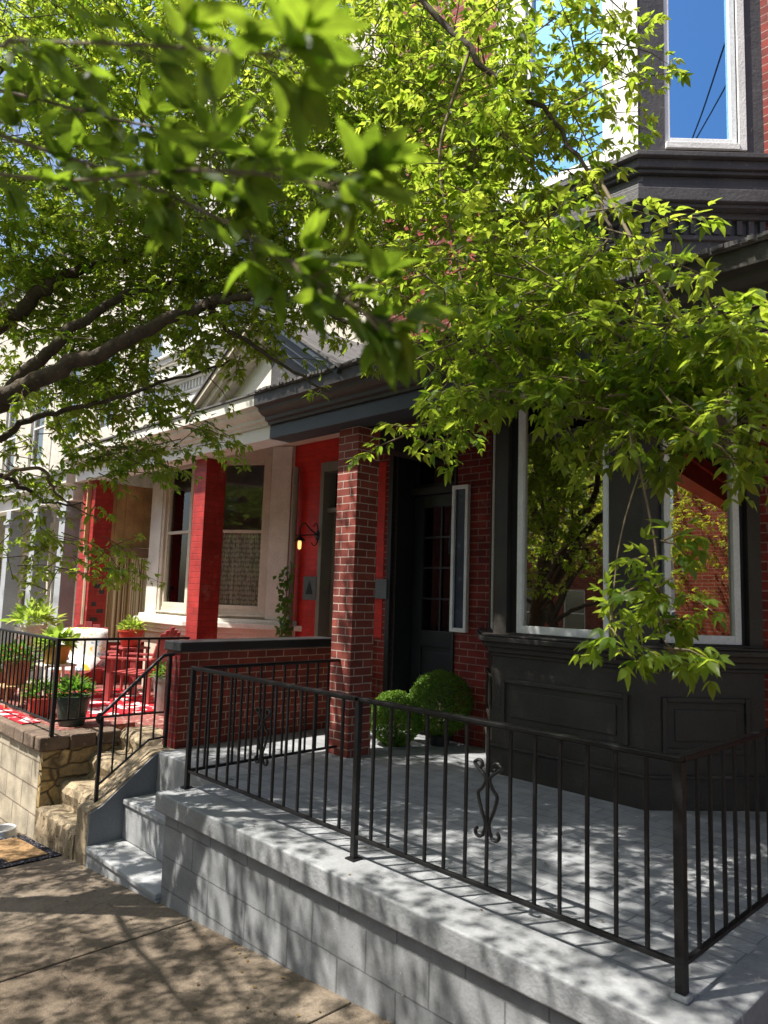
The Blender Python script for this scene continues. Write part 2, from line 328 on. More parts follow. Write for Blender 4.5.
class MB:
    def __init__(s): s.v = []; s.f = []
    def add(s, vs, fs):
        b = len(s.v); s.v += [tuple(x) for x in vs]; s.f += [tuple(i+b for i in f) for f in fs]; return s
    def box(s, x0, x1, y0, y1, z0, z1):
        return s.add([(x0, y0, z0), (x1, y0, z0), (x1, y1, z0), (x0, y1, z0), (x0, y0, z1), (x1, y0, z1), (x1, y1, z1), (x0, y1, z1)],
                     [(0, 3, 2, 1), (4, 5, 6, 7), (0, 1, 5, 4), (1, 2, 6, 5), (2, 3, 7, 6), (3, 0, 4, 7)])
    def obox(s, o, u, v, w, a0, a1, b0, b1, c0, c1):
        """box in the frame o + a*u + b*v + c*w"""
        P = [o + u*a + v*b + w*c for c in (c0, c1) for b in (b0, b1) for a in (a0, a1)]
        f = [(0, 2, 3, 1), (4, 5, 7, 6), (0, 1, 5, 4), (1, 3, 7, 5), (3, 2, 6, 7), (2, 0, 4, 6)]
        if u.cross(v).dot(w) < 0: f = [tuple(reversed(q)) for q in f]
        return s.add(P, f)
    def prism(s, poly, z0, z1):
        n = len(poly); a = sum(poly[i][0]*poly[(i+1) % n][1]-poly[(i+1) % n][0]*poly[i][1] for i in range(n))
        if a < 0: poly = poly[::-1]
        vs = [(x, y, z0) for x, y in poly]+[(x, y, z1) for x, y in poly]
        fs = [tuple(range(n-1, -1, -1)), tuple(range(n, 2*n))]+[(i, (i+1) % n, (i+1) % n+n, i+n) for i in range(n)]
        return s.add(vs, fs)
    def extr(s, poly, axis, c0, c1):
        """polygon in the plane normal to axis ('x': (y,z) points, 'y': (x,z) points) extruded c0..c1"""
        n = len(poly); mk = (lambda p, c: (c, p[0], p[1])) if axis == 'x' else (lambda p, c: (p[0], c, p[1]))
        vs = [mk(p, c0) for p in poly]+[mk(p, c1) for p in poly]
        fs = [tuple(range(n)), tuple(range(2*n-1, n-1, -1))]+[(i, i+n, (i+1) % n+n, (i+1) % n) for i in range(n)]
        return s.add(vs, fs)
    def tube(s, pts, rad, k=8, cap=True):
        pts = [Vector(p) for p in pts]; n = len(pts)
        if not hasattr(rad, '__len__'): rad = [rad]*n
        t0 = (pts[1]-pts[0]).normalized(); a = Vector((0, 0, 1)) if abs(t0.z) < 0.9 else Vector((1, 0, 0))
        u = t0.cross(a).normalized(); vs = []
        for i, p in enumerate(pts):
            t = (pts[min(i+1, n-1)]-pts[max(i-1, 0)]).normalized()
            u = (u-t*u.dot(t)).normalized(); w = t.cross(u)
            for j in range(k):
                q = 2*math.pi*j/k; vs.append(p+(u*math.cos(q)+w*math.sin(q))*rad[i])
        fs = [(i*k+j, i*k+(j+1) % k, (i+1)*k+(j+1) % k, (i+1)*k+j) for i in range(n-1) for j in range(k)]
        if cap: fs += [tuple(range(k-1, -1, -1)), tuple((n-1)*k+j for j in range(k))]
        return s.add(vs, fs)
    def lathe(s, prof, c=(0, 0, 0), k=24):
        n = len(prof); vs = [(c[0]+r*math.cos(2*math.pi*j/k), c[1]+r*math.sin(2*math.pi*j/k), c[2]+z) for r, z in prof for j in range(k)]
        fs = [(i*k+j, i*k+(j+1) % k, (i+1)*k+(j+1) % k, (i+1)*k+j) for i in range(n-1) for j in range(k)]
        fs += [tuple(range(k-1, -1, -1)), tuple((n-1)*k+j for j in range(k))]
        return s.add(vs, fs)
    def build(s, name, mat, parent=None, bev=0.0, smooth=False, seg=2, loc=None):
        base = rootloc(parent) if parent is not None else Vector(loc) if loc is not None else Vector((0, 0, 0))
        me = bpy.data.meshes.new(name)
        me.from_pydata([Vector(v)-base for v in s.v], [], s.f); me.update()
        o = bpy.data.objects.new(name, me); col.objects.link(o)
        if parent is not None: o.parent = parent
        elif loc is not None: o.location = loc
        me.materials.append(mat)
        uvs(me, base)
        if smooth:
            me.polygons.foreach_set('use_smooth', [True]*len(me.polygons))
            try: me.set_sharp_from_angle(angle=R(40))
            except Exception: pass
        if bev > 0:
            b = o.modifiers.new('edge', 'BEVEL'); b.width = bev; b.segments = seg; b.limit_method = 'ANGLE'; b.angle_limit = R(40)
        return o

def uvs(me, base):
    """box projection in metres: along the face horizontally, and up"""
    uvl = me.uv_layers.new(name='UVMap').data
    for p in me.polygons:
        n = p.normal
        if abs(n.z) > 0.75: f = lambda c: (c.x, c.y)
        else:
            t = Vector((-n.y, n.x, 0)); t = t.normalized() if t.length > 1e-6 else Vector((1, 0, 0))
            f = lambda c, t=t: (c.dot(t), c.z)
        for li in p.loop_indices:
            c = me.vertices[me.loops[li].vertex_index].co + base
            uvl[li].uv = f(c)

def copy_tree(o, parent=None):
    c = o.copy(); col.objects.link(c)
    if parent is not None: c.parent = parent
    for ch in list(o.children): copy_tree(ch, c)
    return c

def smooth_path(pts, n=6):
    pts = [Vector(p) for p in pts]; out = []
    for i in range(len(pts)-1):
        p0, p1, p2, p3 = pts[max(i-1, 0)], pts[i], pts[i+1], pts[min(i+2, len(pts)-1)]
        for j in range(n):
            t = j/n
            out.append(0.5*((2*p1)+(p2-p0)*t+(2*p0-5*p1+4*p2-p3)*t*t+(3*p1-p0-3*p2+p3)*t**3))
    out.append(pts[-1]); return out

# ------------------------------------------------------------------ leaves
class Leaves:
    """pointed leaf blades folded along the midrib, many to one mesh"""
    def __init__(s): s.b = []; s.d = []; s.n = []; s.l = []; s.w = []; s.c = []
    def add(s, base, d, n, ln, w, c):
        s.b.append(base); s.d.append(d); s.n.append(n); s.l.append(ln); s.w.append(w); s.c.append(c)
    def build(s, name, mat, parent=None, loc=None, nseg=3, teeth=0):
        base = rootloc(parent) if parent is not None else Vector(loc or (0, 0, 0))
        B = np.array(s.b, float)-np.array(base); D = np.array(s.d, float); Nn = np.array(s.n, float)
        L = np.array(s.l)[:, None]; W = np.array(s.w)[:, None]
        D /= np.linalg.norm(D, axis=1, keepdims=True)+1e-9
        S = np.cross(D, Nn); S /= np.linalg.norm(S, axis=1, keepdims=True)+1e-9
        U = np.cross(S, D); n = len(B)
        dr = rng.uniform(-0.30, 0.06, (n, 1)); sw = rng.normal(0, 0.10, (n, 1)); fo = rng.uniform(0.04, 0.30, (n, 1))
        # stations: base point, (left, mid, right) rows, tip point
        T = [(i+1)/(nseg+1) for i in range(nseg)] if nseg > 3 else [0.24, 0.46, 0.72]
        def mid(t): return B+D*L*t*(1-0.06*t)+U*L*dr*t*t+S*L*sw*t*t
        pts = [mid(0.0)]; uv = [(0.0, 0.0)]
        for i, t in enumerate(T):
            h = 0.5*math.sin(math.pi*t**0.72)**0.85
            if teeth: h *= 1+(teeth if i % 2 else -teeth)*(0.4+t)
            m_ = mid(t); e = S*W*h; up = U*W*h*2*fo
            tt = mid(t-0.05)
            pts += [tt+e+up, m_, tt-e+up]; uv += [(t, 1.0), (t, 0.0), (t, -1.0)]
        pts.append(mid(1.0)); uv.append((1.0, 0.0)); nv = len(pts)
        faces = [(0, 2, 1), (0, 3, 2)]
        for i in range(len(T)-1):
            q = 1+3*i; faces += [(q, q+1, q+4, q+3), (q+1, q+2, q+5, q+4)]
        q = 1+3*(len(T)-1); faces += [(q, q+1, nv-1), (q+1, q+2, nv-1)]
        loops = np.array([k for f in faces for k in f]); tot = np.array([len(f) for f in faces]); st = np.concatenate([[0], np.cumsum(tot)[:-1]]); nl = len(loops); nf = len(faces)
        V = np.stack(pts, 1).reshape(-1, 3)
        me = bpy.data.meshes.new(name); off = np.arange(n)[:, None]
        me.vertices.add(n*nv); me.vertices.foreach_set('co', V.astype(np.float32).ravel())
        me.loops.add(n*nl); me.loops.foreach_set('vertex_index', (loops[None]+off*nv).astype(np.int32).ravel())
        me.polygons.add(n*nf); me.polygons.foreach_set('loop_start', (st[None]+off*nl).astype(np.int32).ravel())
        me.polygons.foreach_set('loop_total', np.tile(tot, n).astype(np.int32))
        me.update(calc_edges=True)
        a = me.attributes.new('var', 'FLOAT', 'FACE'); a.data.foreach_set('value', np.repeat(np.array(s.c, np.float32), nf))
        if nseg > 3:
            ul = me.uv_layers.new(name='UVMap'); ul.data.foreach_set('uv', np.tile(np.array(uv, np.float32)[loops], (n, 1)).ravel())
            me.polygons.foreach_set('use_smooth', [True]*len(me.polygons))
        me.materials.append(mat)
        o = bpy.data.objects.new(name, me); col.objects.link(o)
        if parent is not None: o.parent = parent
        elif loc: o.location = loc
        return o

def rv(s=1.0):
    return Vector((random.gauss(0, s), random.gauss(0, s), random.gauss(0, s)))

def twig(LV, WD, p, d, length, leaf=0.07, n=7, droop=0.35, tone=0.5, wood=True):
    """one leafy twig: opposite compound leaves of three to five leaflets along a drooping shoot"""
    p = Vector(p); d = Vector(d).normalized(); pts = [p.copy()]; q = p.copy(); dd = d.copy()
    for i in range(n):
        t = (i+1)/n
        dd = (dd+Vector((0, 0, -droop/n))+rv(0.10)).normalized()
        q = q+dd*length/n; pts.append(q.copy())
        if t < 0.2: continue
        side = dd.cross(Vector((0, 0, 1)));
        if side.length < 0.1: side = Vector((1, 0, 0))
        side.normalize(); ang = random.uniform(0, math.pi) if i % 2 else 0
        sv = Matrix.Rotation(ang*0.6, 3, dd) @ side
        for sgn in (1, -1):
            if random.random() < 0.12: continue
            pd = (sv*sgn*0.8+dd*0.55+Vector((0, 0, -0.12))+rv(0.22)).normalized()
            pl = leaf*random.uniform(0.5, 1.0); e = q+pd*pl
            ld = (pd+Vector((0, 0, -0.45))+rv(0.2)).normalized()
            nn = (Vector((0, 0, 1))+rv(0.38)).normalized()
            sd = ld.cross(nn).normalized(); c = min(1, max(0, tone+random.gauss(0, 0.25)))
            k = random.choice((3, 3, 5)); sz = leaf*random.uniform(0.75, 1.15)
            sz *= random.choice((0.7, 0.9, 1.0, 1.15)); LV.add(e, ld, nn, sz*1.15, sz*0.46, c)
            LV.add(e-pd*pl*0.05, (ld*0.7+sd*0.75+rv(0.1)), nn, sz*0.92, sz*0.38, c)
            LV.add(e-pd*pl*0.05, (ld*0.7-sd*0.75+rv(0.1)), nn, sz*0.92, sz*0.38, c)
            if k == 5:
                LV.add(e-pd*pl*0.4, (ld*0.35+sd+rv(0.1)), nn, sz*0.78, sz*0.33, c)
                LV.add(e-pd*pl*0.4, (ld*0.35-sd+rv(0.1)), nn, sz*0.78, sz*0.33, c)
    LV.add(q, dd, (Vector((0, 0, 1))+rv(0.3)).normalized(), leaf, leaf*0.5, tone)
    if wood: WD.tube([pts[0], pts[len(pts)//2], pts[-1]], [0.0042, 0.003, 0.0014], 4, False)

# ------------------------------------------------------------------ world and sun
EL, AZ = R(60), R(27)        # the sun stands over the street, a little towards the left of the houses
w = bpy.data.worlds.new('World'); scene.world = w; w.use_nodes = True
nt = w.node_tree; bg = nt.nodes['Background']; sky = nt.nodes.new('ShaderNodeTexSky'); sky.sky_type = 'NISHITA'
sky.sun_disc = False; sky.sun_elevation = EL; sky.sun_rotation = R(180)+AZ; sky.air_density = 1.0; sky.dust_density = 2.5; sky.ozone_density = 1.6
nt.links.new(sky.outputs[0], bg.inputs[0]); bg.inputs[1].default_value = 0.112
sd = bpy.data.lights.new('sun', 'SUN'); sd.energy = 5.0; sd.angle = R(0.53); sd.color = (1.0, 0.945, 0.85)
so = bpy.data.objects.new('sun', sd); col.objects.link(so)
S = Vector((-math.sin(AZ)*math.cos(EL), -math.cos(AZ)*math.cos(EL), math.sin(EL)))
so.rotation_euler = S.to_track_quat('Z', 'Y').to_euler(); so.location = S*30
vs = scene.view_settings; vs.view_transform = 'Standard'; vs.look = 'None'; vs.exposure = 1.0; vs.gamma = 1.0; vs.use_curve_mapping = False
scene.render.engine = 'CYCLES'
scene.cycles.max_bounces = 8; scene.cycles.transparent_max_bounces = 12

# ------------------------------------------------------------------ the setting
def sloped_sheet(name, mat, x0, x1, y0, y1, dz, thick=0.0):
    mb = MB(); n = 2
    vs = [(x0, y0, walk_z(x0)+dz), (x1, y0, walk_z(x1)+dz), (x1, y1, walk_z(x1)+dz), (x0, y1, walk_z(x0)+dz)]
    if thick:
        vs += [(a, b, c-thick) for a, b, c in vs]
        mb.add(vs, [(0, 1, 2, 3), (7, 6, 5, 4), (0, 4, 5, 1), (1, 5, 6, 2), (2, 6, 7, 3), (3, 7, 4, 0)])
    else: mb.add(vs, [(0, 1, 2, 3)])
    return mb.build(name, mat)
tag(sloped_sheet('ground', M['soil'], -150, 150, -150, 150, -0.30), kind='structure')
tag(sloped_sheet('road', M['asphalt'], -90, 60, -8.4, -0.14, -0.15), kind='structure')
mb = MB(); x = -4.37-1.55*18
while x < 12:
    a, b = x+0.006, x+1.55-0.006
    for (y0, y1) in ((0.06, 2.72),):
        jit = random.uniform(-0.004, 0.004)
        v = [(a, y0, walk_z(a)+jit), (b, y0, walk_z(b)+jit), (b, y1, walk_z(b)+jit), (a, y1, walk_z(a)+jit)]
        v += [(p, q, r-0.12) for p, q, r in v]
        mb.add(v, [(0, 1, 2, 3), (7, 6, 5, 4), (0, 4, 5, 1), (1, 5, 6, 2), (2, 6, 7, 3), (3, 7, 4, 0)])
    x += 1.55
tag(mb.build('sidewalk', M['walk'], bev=0.006), kind='structure')
tag(sloped_sheet('kerb', M['coping'], -90, 60, -0.12, 0.055, 0.002, 0.3), kind='structure')
tag(sloped_sheet('opposite_sidewalk', M['walk'], -90, 60, -11.2, -8.42, 0.0, 0.3), kind='structure')

# ------------------------------------------------------------------ house pieces
Z3 = Vector((0, 0, 1))
class Seg:
    """one straight run of a bay's plan: u along, outward normal n"""
    def __init__(s, a, b):
        s.a = Vector((a[0], a[1], 0)); s.b = Vector((b[0], b[1], 0)); s.len = (s.b-s.a).length
        s.u = (s.b-s.a).normalized(); s.n = Vector((s.u.y, -s.u.x, 0))
    def box(s, mb, u0, u1, z0, z1, d0, d1):
        return mb.obox(s.a, s.u, s.n, Z3, u0, u1, d0, d1, z0, z1)

def offset_plan(pl, d):
    """open plan polyline pushed outwards by d"""
    segs = [Seg(pl[i], pl[i+1]) for i in range(len(pl)-1)]; out = []
    for i in range(len(pl)):
        if i == 0 or i == len(pl)-1:
            sg = segs[0] if i == 0 else segs[-1]; p = (sg.a if i == 0 else sg.b)+sg.n*d
            # slide along the run to stay on the wall plane
            k = (pl[i][1]-p.y)/sg.u.y if abs(sg.u.y) > 1e-6 else 0
            p = p+sg.u*k
        else:
            n1, n2 = segs[i-1].n, segs[i].n; m_ = (n1+n2).normalized(); p = Vector((pl[i][0], pl[i][1], 0))+m_*(d/max(0.3, m_.dot(n1)))
        out.append((p.x, p.y))
    return out

def band(mb, pl, d, z0, z1, back=0.0):
    q = offset_plan(pl, d); q = q+[(q[-1][0], q[-1][1]+0.02+back), (q[0][0], q[0][1]+0.02+back)]
    return mb.prism(q, z0, z1)

def window(seg, u0, u1, z0, z1, house, frame_mat, glass_mat, fw=0.055, inset=0.05, sash=None, storm=None, name='window'):
    """a sash frame in its opening (part) with its pane (sub-part)"""
    mb = MB()
    seg.box(mb, u0, u0+fw, z0, z1, -inset-0.05, -inset+0.02); seg.box(mb, u1-fw, u1, z0, z1, -inset-0.05, -inset+0.02)
    seg.box(mb, u0+fw+0.0005, u1-fw-0.0005, z0, z0+fw*1.25, -inset-0.05, -inset+0.02); seg.box(mb, u0+fw+0.0005, u1-fw-0.0005, z1-fw, z1, -inset-0.05, -inset+0.02)
    if sash: seg.box(mb, u0+fw+0.0005, u1-fw-0.0005, sash-0.02, sash+0.02, -inset-0.04, -inset+0.012)
    f = mb.build(name, frame_mat, house, bev=0.004)
    # slim inner bead
    g = MB(); seg.box(g, u0+fw*0.6, u1-fw*0.6, z0+fw*0.6, z1-fw*0.6, -inset-0.022, -inset-0.018)
    g.build('pane', glass_mat, f)
    return f

# --- the dark house ---------------------------------------------------------------
H = empty('row_house', (-3.0, 5.7, 0))
tag(H, 'red brick row house with charcoal bay window, black door and brick porch pillar', 'house')
PL = [(-4.37, 5.7), (-3.79, 5.01), (-2.457, 5.01), (-1.88, 5.70)]
mb = MB(); YW, YB = 5.7, 5.95
mb.box(-6.05, -5.73, YW, YB, -0.6, 3.72); mb.box(-4.82, -4.30, YW, YB, -0.6, 3.72); mb.box(-5.728, -4.822, YW, YB, 3.2, 3.72)
mb.box(-1.93, 0.6, YW, YB, -0.6, 3.72); mb.box(-6.05, -4.30, YW, YB, 3.722, 9.4); mb.box(-1.93, 0.6, YW, YB, 3.722, 9.4)
mb.box(-6.05, -5.85, YB, 12, -0.6, 9.4); mb.box(0.4, 0.6, YB, 12, -0.6, 9.4); mb.box(-5.85, 0.4, 11.8, 12, -0.6, 9.4)
mb.build('brick_wall', M['brick'], H)
mb = MB(); mb.box(-5.85, 0.4, 5.0, 11.8, -0.05, -0.002); mb.box(-5.85, 0.4, 5.72, 11.8, 3.73, 4.0)
mb.box(-5.84, 0.39, 9.0, 9.1, 0, 3.72); mb.box(-5.84, 0.39, 9.0, 9.1, 4.0, 9.0); mb.box(-4.80, -4.72, 5.96, 8.99, 0, 3.72)
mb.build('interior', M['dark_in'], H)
mb = MB(); mb.box(-6.05, 0.6, 5.70, 12, 9.402, 9.55); mb.build('roof', M['roof'], H)
# bright red paint that strays from next door onto the brick beside the door
mb = MB(); mb.box(-6.045, -5.86, 5.694, 5.699, 0.95, 2.94); mb.build('red_paint_strip', M['red_wall'], H)
mb = MB(); mb.box(-6.0, -5.76, 5.655, 5.692, 1.38, 1.60); mb.build('meter_box', M['greybox'], H, bev=0.006)

# vestibule and front door
mb = MB()
mb.box(-5.79, -5.725, 5.672, 5.72, 0.0, 3.26); mb.box(-4.83, -4.80, 5.68, 5.72, 0.0, 3.26); mb.box(-5.725, -4.832, 5.674, 5.72, 3.19, 3.27)
mb.box(-5.725, -5.69, 5.722, 6.0, 0.0, 3.19); mb.box(-4.86, -4.824, 5.722, 6.0, 0.0, 3.19); mb.box(-5.69, -4.86, 5.93, 6.05, 2.56, 2.64)
mb.box(-5.69, -4.86, 5.722, 5.99, 3.12, 3.188); mb.box(-5.69, -4.86, 5.722, 6.05, -0.001, 0.06)
mb.build('door_frame', M['black'], H, bev=0.005)
sgd = Seg((-5.69, 6.0), (-4.86, 6.0))
D = MB()
for (u0, u1, z0, z1) in ((0, 0.15, 0.06, 2.555), (0.68, 0.83, 0.06, 2.555), (0.1505, 0.6795, 0.06, 0.28), (0.1505, 0.6795, 0.88, 1.05), (0.1505, 0.6795, 2.42, 2.555)):
    sgd.box(D, u0, u1, z0, z1, -0.045, 0.0)
sgd.box(D, 0.1505, 0.6795, 0.28, 0.88, -0.04, -0.022)
sgd.box(D, 0.21, 0.62, 0.34, 0.82, -0.02, -0.008)
door = D.build('front_door', M['door'], H, bev=0.004)
g = MB(); sgd.box(g, 0.145, 0.685, 1.045, 2.425, -0.028, -0.022); g.build('door_glass', M['glass_door'], door)
g = MB(); sgd.box(g, 0.405, 0.425, 1.052, 2.418, -0.018, -0.004)
for z in (1.39, 1.73, 2.07): sgd.box(g, 0.152, 0.404, z, z+0.02, -0.018, -0.005); sgd.box(g, 0.426, 0.678, z, z+0.02, -0.018, -0.005)
g.build('glazing_bars', M['door'], door)
g = MB(); g.lathe([(0.0, 0), (0.028, 0.001), (0.03, 0.02), (0.012, 0.026), (0.012, 0.05), (0.03, 0.058), (0.026, 0.085), (0.0, 0.09)], (0, 0, 0), 14)
k = MB(); k.add([(-4.93+x, 6.0-z, 1.0+y) for x, y, z in g.v], g.f); k.build('handle', M['metal'], door, smooth=True)
f = MB()
for (u0, u1, z0, z1) in ((0, 0.06, 2.642, 3.118), (0.77, 0.83, 2.642, 3.118), (0.0605, 0.7695, 2.642, 2.69), (0.0605, 0.7695, 3.07, 3.118)): sgd.box(f, u0, u1, z0, z1, -0.045, -0.005)
tr = f.build('transom', M['door'], H, bev=0.003)
g = MB(); sgd.box(g, 0.05, 0.78, 2.68, 3.08, -0.028, -0.022); g.build('pane', M['glass_door'], tr)
# the narrow white-framed window beside the door
sw = Seg((-4.83, 5.70), (-4.62, 5.70)); f = MB()
for (u0, u1, z0, z1) in ((0.0, 0.035, 1.08, 2.57), (0.175, 0.21, 1.08, 2.57), (0.0355, 0.1745, 1.08, 1.12), (0.0355, 0.1745, 2.53, 2.57)): sw.box(f, u0, u1, z0, z1, 0.003, 0.05)
nw = f.build('side_window', M['white'], H, bev=0.003)
g = MB(); sw.box(g, 0.034, 0.176, 1.118, 2.532, 0.006, 0.022); g.build('pane', paint('dark_blue_panel', (0.03, 0.045, 0.075), 0.25, 0.1, 3, 30, 0.05), nw)

# the lower bay
def bay_core(pl, z0, z1, openings, mat, name, house, t=0.14):
    """solid bay walls with the listed openings: run -> (u0, u1, z0, z1)"""
    mb = MB()
    for i in range(len(pl)-1):
        s_ = Seg(pl[i], pl[i+1]); L = s_.len; op = openings.get(i)
        e = 0.0
        if not op: s_.box(mb, 0, L, z0, z1, -t, 0); continue
        u0, u1, a, b = op
        s_.box(mb, 0, u0, z0, z1, -t, 0); s_.box(mb, u1, L, z0, z1, -t, 0)
        s_.box(mb, u0+0.0004, u1-0.0004, z0, a, -t, -0.001); s_.box(mb, u0+0.0004, u1-0.0004, b, z1, -t, -0.001)
    return mb.build(name, mat, house)
s0, s1, s2 = Seg(PL[0], PL[1]), Seg(PL[1], PL[2]), Seg(PL[2], PL[3])
OPL = {1: (0.13, 1.07, 1.15, 3.27), 2: (0.12, 0.80, 1.15, 3.27), 0: (0.14, 0.78, 1.15, 3.27)}
bay_core(PL, 0.0, 3.72, OPL, M['bay'], 'bay_wall', H)
mb = MB(); band(mb, PL, 0.022, 0.0, 0.215); band(mb, PL, 0.034, 0.216, 0.236); mb.build('bay_plinth', M['bay'], H, bev=0.004)
mb = MB(); band(mb, PL, 0.02, 0.955, 0.985); band(mb, PL, 0.045, 0.9855, 1.03); band(mb, PL, 0.075, 1.0305, 1.075); band(mb, PL, 0.12, 1.0755, 1.115); band(mb, PL, 0.095, 1.1155, 1.135)
mb.build('bay_sill', M['bay'], H, bev=0.006)
mb = MB()
for s_, a, b in ((s1, 0.10, 1.22), (s2, 0.13, 0.78), (s0, 0.13, 0.78)):
    z0, z1 = 0.385, 0.775; q = 0.035
    s_.box(mb, a, a+q, z0, z1, 0.0, 0.022); s_.box(mb, b-q, b, z0, z1, 0.0, 0.022)
    s_.box(mb, a+q+0.0005, b-q-0.0005, z0, z0+q, 0.0, 0.022); s_.box(mb, a+q+0.0005, b-q-0.0005, z1-q, z1, 0.0, 0.022)
    s_.box(mb, a+q+0.06, b-q-0.06, z0+q+0.05, z1-q-0.05, 0.0, 0.012)
mb.build('panel_moulding', M['bay'], H, bev=0.006)
for s_, op, white in ((s1, OPL[1], (0.225, 1.062)), (s2, OPL[2], (0.17, 0.745)), (s0, OPL[0], (0.17, 0.75))):
    mb = MB(); u0, u1, z0, z1 = op
    s_.box(mb, u0+0.001, white[0]-0.001, z0, z1, -0.12, -0.055)
    if u1-white[1] > 0.012: s_.box(mb, white[1]+0.001, u1-0.001, z0, z1, -0.12, -0.055)
    mb.build('window_casing', M['black'], H, bev=0.003)
    window(s_, white[0], white[1], z0+0.003, z1, H, M['white'], M['glass'], 0.05, 0.03)
mb = MB(); p = []
for k in range(25): t = k/24; p.append((-3.60+0.42*t, 5.14+0.02*math.sin(t*40)))
mb.prism(p+[(a, b+0.01) for a, b in p[::-1]], 1.16, 3.2); mb.build('curtain', M['mustard'], H)
mb = MB(); mb.box(-3.40, -3.22, 5.22, 5.24, 1.16, 1.45); mb.build('picture_frame', M['white_old'], H)

# the porch pillar, beam, cornice and roof
mb = MB(); mb.box(-5.14, -4.865, 4.36, 4.635, 0.0, 2.972); mb.build('porch_pillar', M['brick_col'], H, bev=0.004)
def entablature(x0, x1, house, mats, zb=2.975, endcap=0.0):
    mb = MB(); mb.box(x0, x1, 4.20, 4.46, zb, 3.11); mb.build('porch_beam', mats[0], house, bev=0.004)
    prof = [(4.46, 3.112), (4.17, 3.112), (4.165, 3.14), (4.13, 3.15), (4.125, 3.185), (4.085, 3.20), (4.045, 3.235), (4.04, 3.262), (3.99, 3.275), (3.985, 3.385), (4.46, 3.385)]
    mb = MB(); mb.extr(prof, 'x', x0, x1); mb.build('porch_cornice', mats[1], house, bev=0.003)
    mb = MB(); mb.extr([(3.965, 3.388), (3.965, 3.408), (5.69, 3.74), (5.69, 3.60), (4.46, 3.388)], 'x', x0, x1); mb.build('porch_roof', mats[2], house)
    mb = MB(); mb.box(x0, x1, 4.461, 5.69, 3.34, 3.36); mb.build('porch_ceiling', mats[3], house)
# our roof leaves the bay free; it runs along its front
entablature(-6.045, 0.6, H, (M['slate'], M['bay'], M['roof'], M['ceil']))
mb = MB()
for k in range(160):
    x = -6.0+k*0.041+random.uniform(-.005, .005); mb.box(x, x+random.uniform(0.03, 0.04), 3.945+random.uniform(-0.012, 0.012), 3.985, 3.395+random.uniform(-0.006, 0.004), 3.412+random.uniform(0, 0.008))
mb.build('shingle_edge', M['roof'], H)
mb = MB(); mb.box(-5.1, -4.9, 4.47, 5.69, 2.82, 3.03); mb.build('porch_cross_beam', M['black'], H, bev=0.004)

# half of the little gable over both doors
def half_gable(house, sx, mats, xc=-6.047):
    A, Bx = Vector((xc, 0, 4.20)), Vector((xc+sx*1.2, 0, 3.41)); u = (Bx-A).normalized(); L = (Bx-A).length
    nrm = Vector((-u.z*sx, 0, u.x*sx)); nrm = nrm if nrm.z > 0 else -nrm
    def pl(u0, u1, h0, h1, y0, y1, mb):
        # raking board cut plumb at the apex
        pts = [A+u*u0+nrm*h0, A+u*u1+nrm*h0, A+u*u1+nrm*h1, A+u*u0+nrm*h1]
        for i in (0, 3): pts[i] = pts[i]+u*((xc+sx*0.001-pts[i].x)/u.x)
        q = [(p.x, p.z) for p in pts]; mb.extr(q if sx > 0 else q[::-1], 'y', y0, y1)
    mb = MB(); pl(0, L+0.12, -0.09, 0.0, 4.02, 4.30, mb); pl(0, L+0.12, 0.001, 0.06, 3.96, 4.30, mb); pl(0, L+0.12, -0.17, -0.091, 4.07, 4.30, mb)
    mb.build('raking_cornice', mats[0], house, bev=0.004)
    mb = MB(); mb.extr([(xc+sx*0.001, 3.40), (xc+sx*1.1, 3.40), (xc+sx*0.001, 4.1)], 'y', 4.18, 4.24); mb.build('pediment', mats[1], house)
    mb = MB(); pl(0, L+0.15, 0.061, 0.085, 3.94, 5.69, mb); mb.build('gable_roof', M['roof'], house)
half_gable(H, 1, (M['slate'], M['bay_up']))

